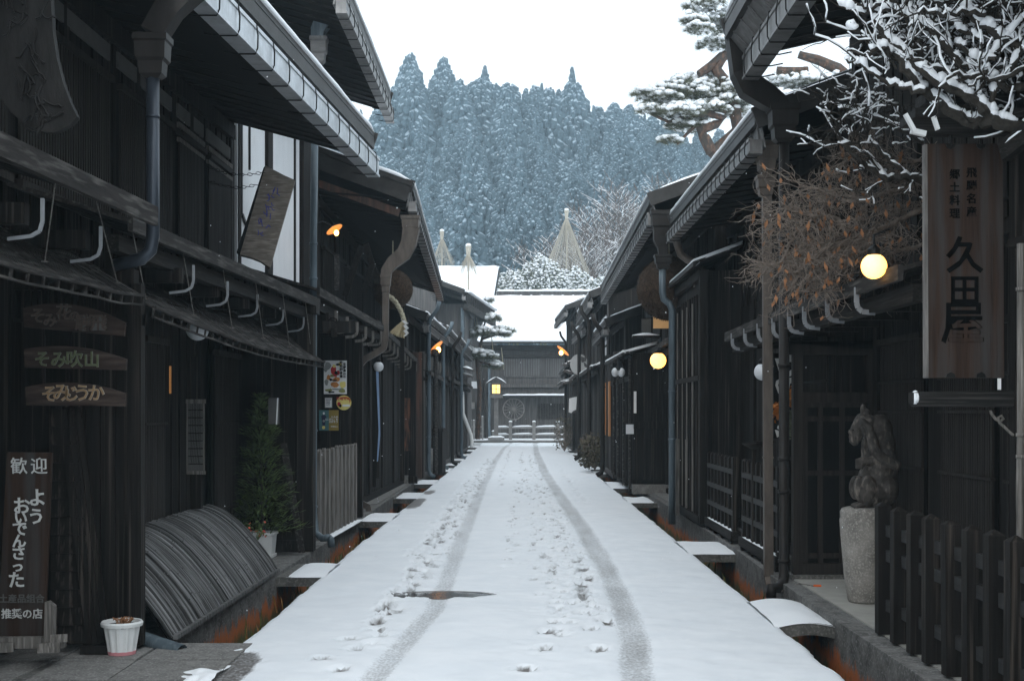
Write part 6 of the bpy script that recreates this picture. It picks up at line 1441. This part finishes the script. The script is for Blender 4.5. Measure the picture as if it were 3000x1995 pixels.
snow_bush('broad snow loaded shrub on the left above the far hall ridge', 1185, 93, 2.6, 8.9, 11.8, 2300, 1)
snow_bush('domed snow loaded shrub in the middle above the far hall ridge', 1245, 92, 2.3, 9.0, 12.8, 2400, 2)
snow_bush('snow loaded shrub under the big straw cone', 1315, 93, 2.6, 8.8, 12.0, 2200, 3)
snow_bush('rightmost snow loaded shrub above the far hall ridge', 1372, 92, 2.0, 8.6, 11.2, 1500, 4)
snow_bush('snowy shrub at the foot of the leftmost straw cone', 1025, 95, 1.3, 10.4, 12.4, 500, 5)
def cone(label, x, yt, xl, xr, yb, D, n, seed, pole=None, rr=.012):
    rn = random.Random(seed); A = P(x, yt+8, D); t = thing('straw_cone', label, 'straw cone', P(x, yb, D)); q = MB(); cx = (xl+xr)/2; rx = (xr-xl)/2/F*D; cb = P(cx, yb, D)
    for k in range(n):
        a = k/n*6.28+rn.uniform(-.04,.04); b = cb+V((cos(a)*rx, sin(a)*rx, rn.uniform(-.3,.3))); m_ = A.lerp(b, .55)+V((0,0,-.06*rx)); q.tube([A, m_, b], rr, 3, cap=False)
    obj('straw_ropes', q, 'reed', t)
    q = MB(); q.tube([A+V((0,0,-.3)), A+V((0,0,.25))], [.10,.16], 8); q.ball(A+V((0,0,.3)), .17, 8, 6, jit=.2); obj('straw_knot', q, 'reed', t)
    q = MB(); q.ball(A+V((0,0,.42)), (.17,.17,.12), 8, 5, jit=.2); obj('snow_cap', q, 'snow', t, smooth=True)
    q = MB(); q.tube([A, P(x, pole or yb+30, D)], .06, 6); obj('pole', q, 'reed', t)
cone('largest straw rope cone, right of the street axis', 1305, 487, 1250, 1358, 632, 95, 90, 1)
cone('leftmost pale straw rope cone behind the left eaves', 1018, 535, 992, 1048, 612, 96, 60, 2)
cone('small dark straw rope cone on a tall pole above the rear roof', 1079, 572, 1060, 1099, 622, 76, 46, 3, pole=700)

# ---- pines
def pine_pad(q, sn, c, rx, ry, rz, n, rn, nl=.13, nw=.004, snowk=.6, blades=11):
    for k in range(n):
        a = rn.uniform(0,6.28); r = rn.random()**.5; X = c.x+cos(a)*r*rx; Y = c.y+sin(a)*r*ry; Z = c.z+rz*(1-r*r)*rn.uniform(-.25,1)+.08*noise.noise((X*2,Y*2,c.z)); b = V((X,Y,Z))
        for j in range(blades+9):
            d = V((cos(a)*.5*r+rn.uniform(-.9,.9), sin(a)*.5*r+rn.uniform(-.9,.9), rn.uniform(-.45,.9))).normalized()*nl*rn.uniform(.7,1.1); e = d.orthogonal().normalized()*nw; q.add([b-e,b+e,b+d], [(0,1,2)])
        if rn.random() < snowk: s_ = rn.uniform(.3,.85); sn.ball(b+V((0,0,nl*.35)), (nl*.75*s_,nl*.7*s_,nl*.38*s_), 7, 5, jit=.35, rnd=rn)
def pine(label, D, pads, limbs, seed, nl, nw, base, snowlimb=True, name='snowy_pine', blades=14):
    rn = random.Random(seed); t = thing(name, label, 'pine tree', base); q = MB(); sn = MB(); br = MB()
    for x, y, rx, rz, n, dd in pads: pine_pad(q, sn, P(x, y, D+dd), rx/F*D, rx/F*D*.8, rz/F*D, n, rn, nl, nw, blades=blades)
    for pts, r0, r1 in limbs:
        pp = [P(x, y, D+dd) for x, y, dd in pts]; n_ = len(pp); br.tube(pp, [lerp(r0,r1,i/(n_-1)) for i in range(n_)], 8)
        for a, b in zip(pp[:-1], pp[1:]):
            if abs((b-a).normalized().z) < .85: sn.snow(a+V((0,0,r0*.6)), b+V((0,0,r1*.6)), r0*1.1, r0*.5)
    obj('needles', q, 'needle_pine', t); obj('trunk', br, 'bark_pine', t); obj('snow_cover', sn, 'snow', t, smooth=True)
b0 = P(1900,600,27)
pine('large snow laden red barked pine rising behind the right roofs', 27,
     [(1640,-10,60,30,200,.2),(1600,50,30,24,90,-.2),(1690,90,50,30,160,.5),(1480,215,22,14,50,-.3),(1540,215,40,26,140,.1),(1610,222,45,30,150,.2),(1600,270,40,24,100,.3),(1680,240,50,24,130,.3),(1560,290,30,14,60,.1),(1620,15,50,22,90,0),(1660,60,55,26,120,.4),(1615,70,35,18,60,-.3),(1650,105,45,16,80,.2),(1700,40,45,30,90,.6),
      (1520,232,52,26,130,0),(1575,205,55,30,150,.3),(1640,200,60,28,150,.5),(1700,215,50,24,110,.2),(1500,255,30,14,50,-.4),(1560,262,60,18,110,-.3),(1630,255,50,20,100,0),(1545,325,26,10,50,-.2),(1590,295,45,12,70,.2),(1690,262,45,20,80,.4),
      (1810,195,70,26,170,1),(1880,200,60,26,150,1),(1850,230,70,20,120,.8),(1780,225,50,18,80,.6),(1930,190,40,22,80,1.2)],
     [([(1640,350,0),(1622,315,0),(1612,300,0),(1650,285,.1),(1666,272,.1),(1640,262,0),(1600,255,0),(1570,252,0)], .13, .05), ([(1640,355,0),(1700,300,.3),(1690,240,.3),(1680,200,.3),(1650,160,.2),(1665,130,.2),(1700,110,.3),(1760,130,.6)], .14, .1),
      ([(1610,170,.1),(1640,150,.2),(1665,130,.2)], .08, .12), ([(1640,262,0),(1690,250,.2),(1740,260,.4)], .06, .04), ([(1500,262,-.2),(1540,280,-.1),(1590,265,0),(1640,262,0)], .03, .06), ([(1560,330,-.2),(1600,290,0),(1640,285,0)], .03, .05),
      ([(1840,125,1.2),(1890,140,1.2),(1930,158,1.2),(1960,185,1.2),(1975,250,1.3),(1980,400,1.4)], .09, .2), ([(1790,165,1),(1860,165,1)], .12, .12), ([(1960,195,1.2),(1900,235,1),(1860,225,.9)], .05, .04)],
     9, .17, .0045, (b0.x, 27, 0))
pine('small garden pine with snowy flat pads propped at the left end of the street', 60,
     [(1130,735,22,12,60,0),(1160,762,26,8,60,.3),(1125,770,50,10,140,0),(1105,765,28,10,60,-.3),(1090,812,24,10,60,-.3),(1115,822,30,14,90,0),(1135,845,20,14,60,.3),(1070,808,20,9,40,0),(1115,692,26,8,40,.3)],
     [([(1100,1010,0),(1105,900,0),(1098,820,0),(1110,780,0),(1140,770,0)], .12, .05), ([(1110,780,0),(1118,735,0)], .06, .04), ([(1098,830,0),(1130,838,0)], .06, .04)], 4, .30, .012, tuple(V((P(1100,0,60).x, 60, .1))), blades=9)
t = thing('bamboo_props', 'thin bamboo props and ropes holding up the small garden pine', 'props', P(1100,1000,60)); q = MB()
for a, b in (((1073,745),(1066,820)),((1083,700),(1080,830)),((1096,715),(1100,760)),((1105,720),(1118,770)),((1132,770),(1140,850)),((1090,700),(1096,770)),((1108,790),(1114,830)),((1155,800),(1160,850))): q.tube([P(*a,60.5), P(*b,60.5)], .022, 5)
obj('poles', q, 'rope', t)

# ---- vine branches at the upper right
def tangle(label, D0, mains, seed, m, nt, tl, tw, snowk, levels=2, name='vine', leaves=None, base=None, up=0):
    rn = random.Random(seed); q = MB(); sn = MB(); t = thing(name, label, 'vine', base or P(2300,700,D0))
    segs = []
    for pts, r0, r1, sk in mains:
        pp = [P(x, y, D0+dd) for x, y, dd in pts]; dense = []
        for a, b in zip(pp[:-1], pp[1:]):
            for k in range(4): dense.append(a.lerp(b, k/4)+V((rn.uniform(-1,1),rn.uniform(-1,1),rn.uniform(-1,1)))*.012)
        dense.append(pp[-1]); n = len(dense); rs = [lerp(r0,r1,i/(n-1))*rn.uniform(.85,1.15) for i in range(n)]; q.tube(dense, rs, 7, cap=True); segs += list(zip(dense[:-1], dense[1:], rs))
        if sk:
            i = 0
            while i < n-1:
                run = rn.randint(2,5); j = min(n-1, i+run)
                if rn.random() < .85:
                    path = []; rad = []
                    for k in range(i, j):
                        for u in (0,.25,.5,.75): path.append(dense[k].lerp(dense[k+1], u)); rad.append(sk*rn.uniform(.3,.85))
                    path.append(dense[j]); rad.append(sk*.3); rad[0] = sk*.25; m_ = len(path)
                    rad = [(rad[max(0,z_-1)]+rad[z_]+rad[min(m_-1,z_+1)])/3 for z_ in range(m_)]
                    sn.tube([p_+V((rn.uniform(-.15,.15)*r_,rn.uniform(-.15,.15)*r_,rs[i]*.7+r_*.55)) for p_, r_ in zip(path, rad)], rad, 8)
                i = j+rn.randint(0,1)
    def twig(p, d, L, r, lv):
        pts = [p]; k = 4; dd = d.copy()
        for i in range(k): dd = (dd+V((rn.uniform(-.5,.5),rn.uniform(-.5,.5),rn.uniform(-.4,.4)+up*.2))).normalized(); pts.append(pts[-1]+dd*L/k)
        q.tube(pts, [lerp(r, r*.5, i/k) for i in range(k+1)], 4, cap=False)
        if rn.random() < snowk:
            sw = rn.uniform(.005,.010); sn.tube([p_+V((0,0,r*.6+sw*.5)) for p_ in pts], [sw*rn.uniform(.5,1) for _ in pts], 5)
        if leaves and rn.random() < leaves:
            b = pts[-1]; dl = V((rn.uniform(-.5,.5),rn.uniform(-.5,.5),-1)).normalized()*rn.uniform(.04,.09); e = V((1,.2,0))*.014; q.add([b,b+dl*.5+e,b+dl,b+dl*.5-e],[(0,1,2,3)],1)
        if lv:
            for i in range(rn.randint(2,3)): twig(pts[rn.randint(1,k)], (dd+V((rn.uniform(-1,1),rn.uniform(-1,1),rn.uniform(-1,1)))).normalized(), L*rn.uniform(.5,.8), r*.65, lv-1)
    for i in range(nt):
        a, b, r = rn.choice(segs); p = a.lerp(b, rn.random()); d = ((b-a).normalized()*.6+V((rn.uniform(-1,1),rn.uniform(-1,1),rn.uniform(-.8,.9)+up))).normalized(); twig(p, d, tl*rn.uniform(.5,1.3), tw*rn.uniform(.7,1.3), levels)
    obj('branches', q, [m, 'leaf_dry'], t)
    if sn.v: obj('branch_snow', sn, 'snow', t, smooth=True)
    return t
vr = random.Random(31)
def vmain():
    x, y = vr.uniform(2010,2440), vr.uniform(-20,210); a = vr.uniform(2.3,3.6); pts = [(x,y,vr.uniform(-.1,.5))]
    for i in range(vr.randint(3,5)):
        a += vr.uniform(-.55,.55); st = vr.uniform(28,55); x += cos(a)*st; y += abs(sin(a))*st*vr.choice((1,1,-.6)); pts.append((x,y,pts[-1][2]+vr.uniform(-.05,.05)))
    return (pts, .015, .006, vr.uniform(.009,.021))
def vkeep(m): return all(1925+max(0,p[1]-90)*.9 < p[0] and p[1] < 290 for p in m[0])
VM = [m for m in (vmain() for _ in range(240)) if vkeep(m)][:58]
tangle('dark vine branches under thick clumps of snow at the upper right', 7.15,
  [([(2420,290,0),(2340,295,0),(2290,280,0),(2240,282,.1),(2180,255,.1),(2130,215,.1),(2090,165,0),(2060,130,0),(2030,110,-.1),(2005,118,-.1)], .045,.012,.040),
   ([(2290,280,0),(2260,240,0),(2215,215,0),(2160,190,0),(2110,150,0),(2060,100,0),(2000,75,0),(1955,62,0)], .03,.010,.046),
   ([(2420,120,0),(2350,110,0),(2300,85,0),(2255,60,0),(2230,30,0),(2215,-10,0)], .03,.012,.05),
   ([(2360,110,0),(2330,160,0),(2290,210,0),(2282,270,0)], .02,.018,.034),
   ([(2215,150,0),(2180,110,0),(2150,70,0),(2100,40,0),(2050,20,0),(1990,30,0),(1930,12,0)], .024,.008,.040),
   ([(2100,40,0),(2090,0,0),(2070,-30,0)], .018,.01,.03), ([(2230,200,0),(2250,150,0),(2290,120,0),(2340,60,0),(2380,20,0)], .02,.01,.042),
   ([(2130,215,0),(2080,200,0),(2040,190,0),(1985,150,0),(1950,135,0)], .016,.007,.030), ([(2060,130,0),(2030,70,0),(2010,40,0),(2000,-10,0)], .02,.012,.028),
   ([(2420,230,0),(2370,200,0),(2320,205,0),(2280,180,0),(2240,130,0),(2200,100,0)], .026,.012,.045), ([(2180,30,0),(2210,70,0),(2260,90,0)], .014,.01,.034)]+VM,
  3, 'bark', 260, .24, .0055, .5, 1, base=(2.95,7.15,2.2), up=.5)
tangle('thin snowy vine shoots arching below the right eave', 8.9,
  [([(2130,420,0),(2085,405,0),(2040,410,0),(2000,385,0),(1965,350,0),(1935,320,0),(1920,275,0)], .028,.008,.022), ([(2040,410,0),(2010,370,0),(1975,330,0),(1930,330,0)], .014,.006,.02), ([(2085,405,0),(2050,370,0),(2020,340,0),(1985,290,0),(1960,240,0),(1945,210,0)], .016,.006,.018),
   ([(2130,330,0),(2080,300,0),(2040,280,0),(2000,262,0),(1960,255,0),(1925,240,0)], .015,.006,.024), ([(2090,260,0),(2040,230,0),(2000,215,0),(1960,222,0)], .012,.006,.02)],
  5, 'bark', 55, .25, .006, .22, 2, base=(3.2,8.9,2.2))
tangle('tangle of dry brown vine twigs with withered orange leaves on the right', 9.3,
  [([(2150,470,0),(2080,500,0),(2010,540,0),(1960,560,0),(1905,585,0),(1870,610,0)], .026,.010,0), ([(2150,400,0),(2060,440,0),(1980,460,0),(1900,440,0),(1840,425,0)], .018,.006,0), ([(1960,560,0),(1930,500,0),(1870,500,0),(1810,480,0),(1785,520,0)], .015,.006,0),
   ([(2010,540,0),(1950,600,0),(1905,585,0),(1900,650,0),(1880,680,0)], .012,.005,0), ([(2130,560,0),(2060,580,0),(1990,600,0),(1960,590,0),(1890,560,0),(1800,600,0)], .014,.006,0), ([(2130,370,0),(2050,370,0),(1980,350,0),(1930,380,0)], .014,.005,0),
   ([(1870,500,0),(1820,560,0),(1790,610,0),(1770,610,0)], .010,.004,0), ([(1905,585,0),(1850,600,0),(1830,640,0)], .010,.004,0)],
  8, 'twig', 520, .24, .0042, 0, 2, leaves=.035, base=(3.2,9.3,2.2))
for x, y, D, lab, sd in ((1370,1020,34,'leafy brown shrub at the foot of the distant right houses',1),(1300,985,50,'sparse bare shrub in a pot at the far right corner',2)):
    rn = random.Random(sd); c = P(x,0,D); t = thing('street_shrub', lab, 'shrub', (c.x, D, .06)); q = MB(); tw = MB()
    for k in range(900 if sd == 1 else 350):
        a = rn.uniform(0,6.28); r = rn.random()**.5*.42; b = V((c.x+cos(a)*r, D+sin(a)*r*2, .15+rn.random()*(.95 if sd == 1 else 1.5)*(1-r*.6))); d = V((rn.uniform(-1,1),rn.uniform(-1,1),rn.uniform(-1,1))).normalized()*.09; e = d.orthogonal()*.25; q.add([b,b+d*.5+e,b+d,b+d*.5-e],[(0,1,2,3)])
    for k in range(30): a = rn.uniform(0,6.28); tw.tube([(c.x,D,.06),(c.x+cos(a)*.2,D+sin(a)*.2,.4),(c.x+cos(a)*.4,D+sin(a)*.4,.7+rn.random()*.4)], .008, 4)
    mat('shrub%d' % sd, (.05,.048,.03), .9, .4, (9,9,9), col2=(.16,.14,.10)); obj('foliage', q, 'shrub%d' % sd, t); obj('stems', tw, 'twig', t)

# ---- falling snow, and the air itself
rn = random.Random(99); q = MB()
for k in range(1500):
    y = 7+40*rn.random()**.9; x = rn.uniform(-.42,.42)*y; z = EYE+rn.uniform(-.21,.34)*y
    if z < .1 or abs(x) > 2.2: continue
    r = rn.uniform(.002,.0042); q.add([(x-r,y,z),(x,y-r,z),(x+r,y,z),(x,y+r,z),(x,y,z+r*1.5),(x,y,z-r*1.5)], [(0,1,4),(1,2,4),(2,3,4),(3,0,4),(1,0,5),(2,1,5),(3,2,5),(0,3,5)])
kind('falling_snow', q, 'snow', 'stuff')
hz = bpy.data.materials.new('haze_air'); hz.use_nodes = True; n = hz.node_tree; n.nodes.clear(); pv = n.nodes.new('ShaderNodeVolumePrincipled'); mo_ = n.nodes.new('ShaderNodeOutputMaterial')
pv.inputs['Color'].default_value = (.66,.86,.98,1); pv.inputs['Density'].default_value = .0009; pv.inputs['Anisotropy'].default_value = .0; n.links.new(pv.outputs[0], mo_.inputs['Volume']); M['haze_air'] = hz
q = MB(); q.box(-1000,1000,-70,1600,-1.7,110); kind('haze', q, 'haze_air', 'stuff')
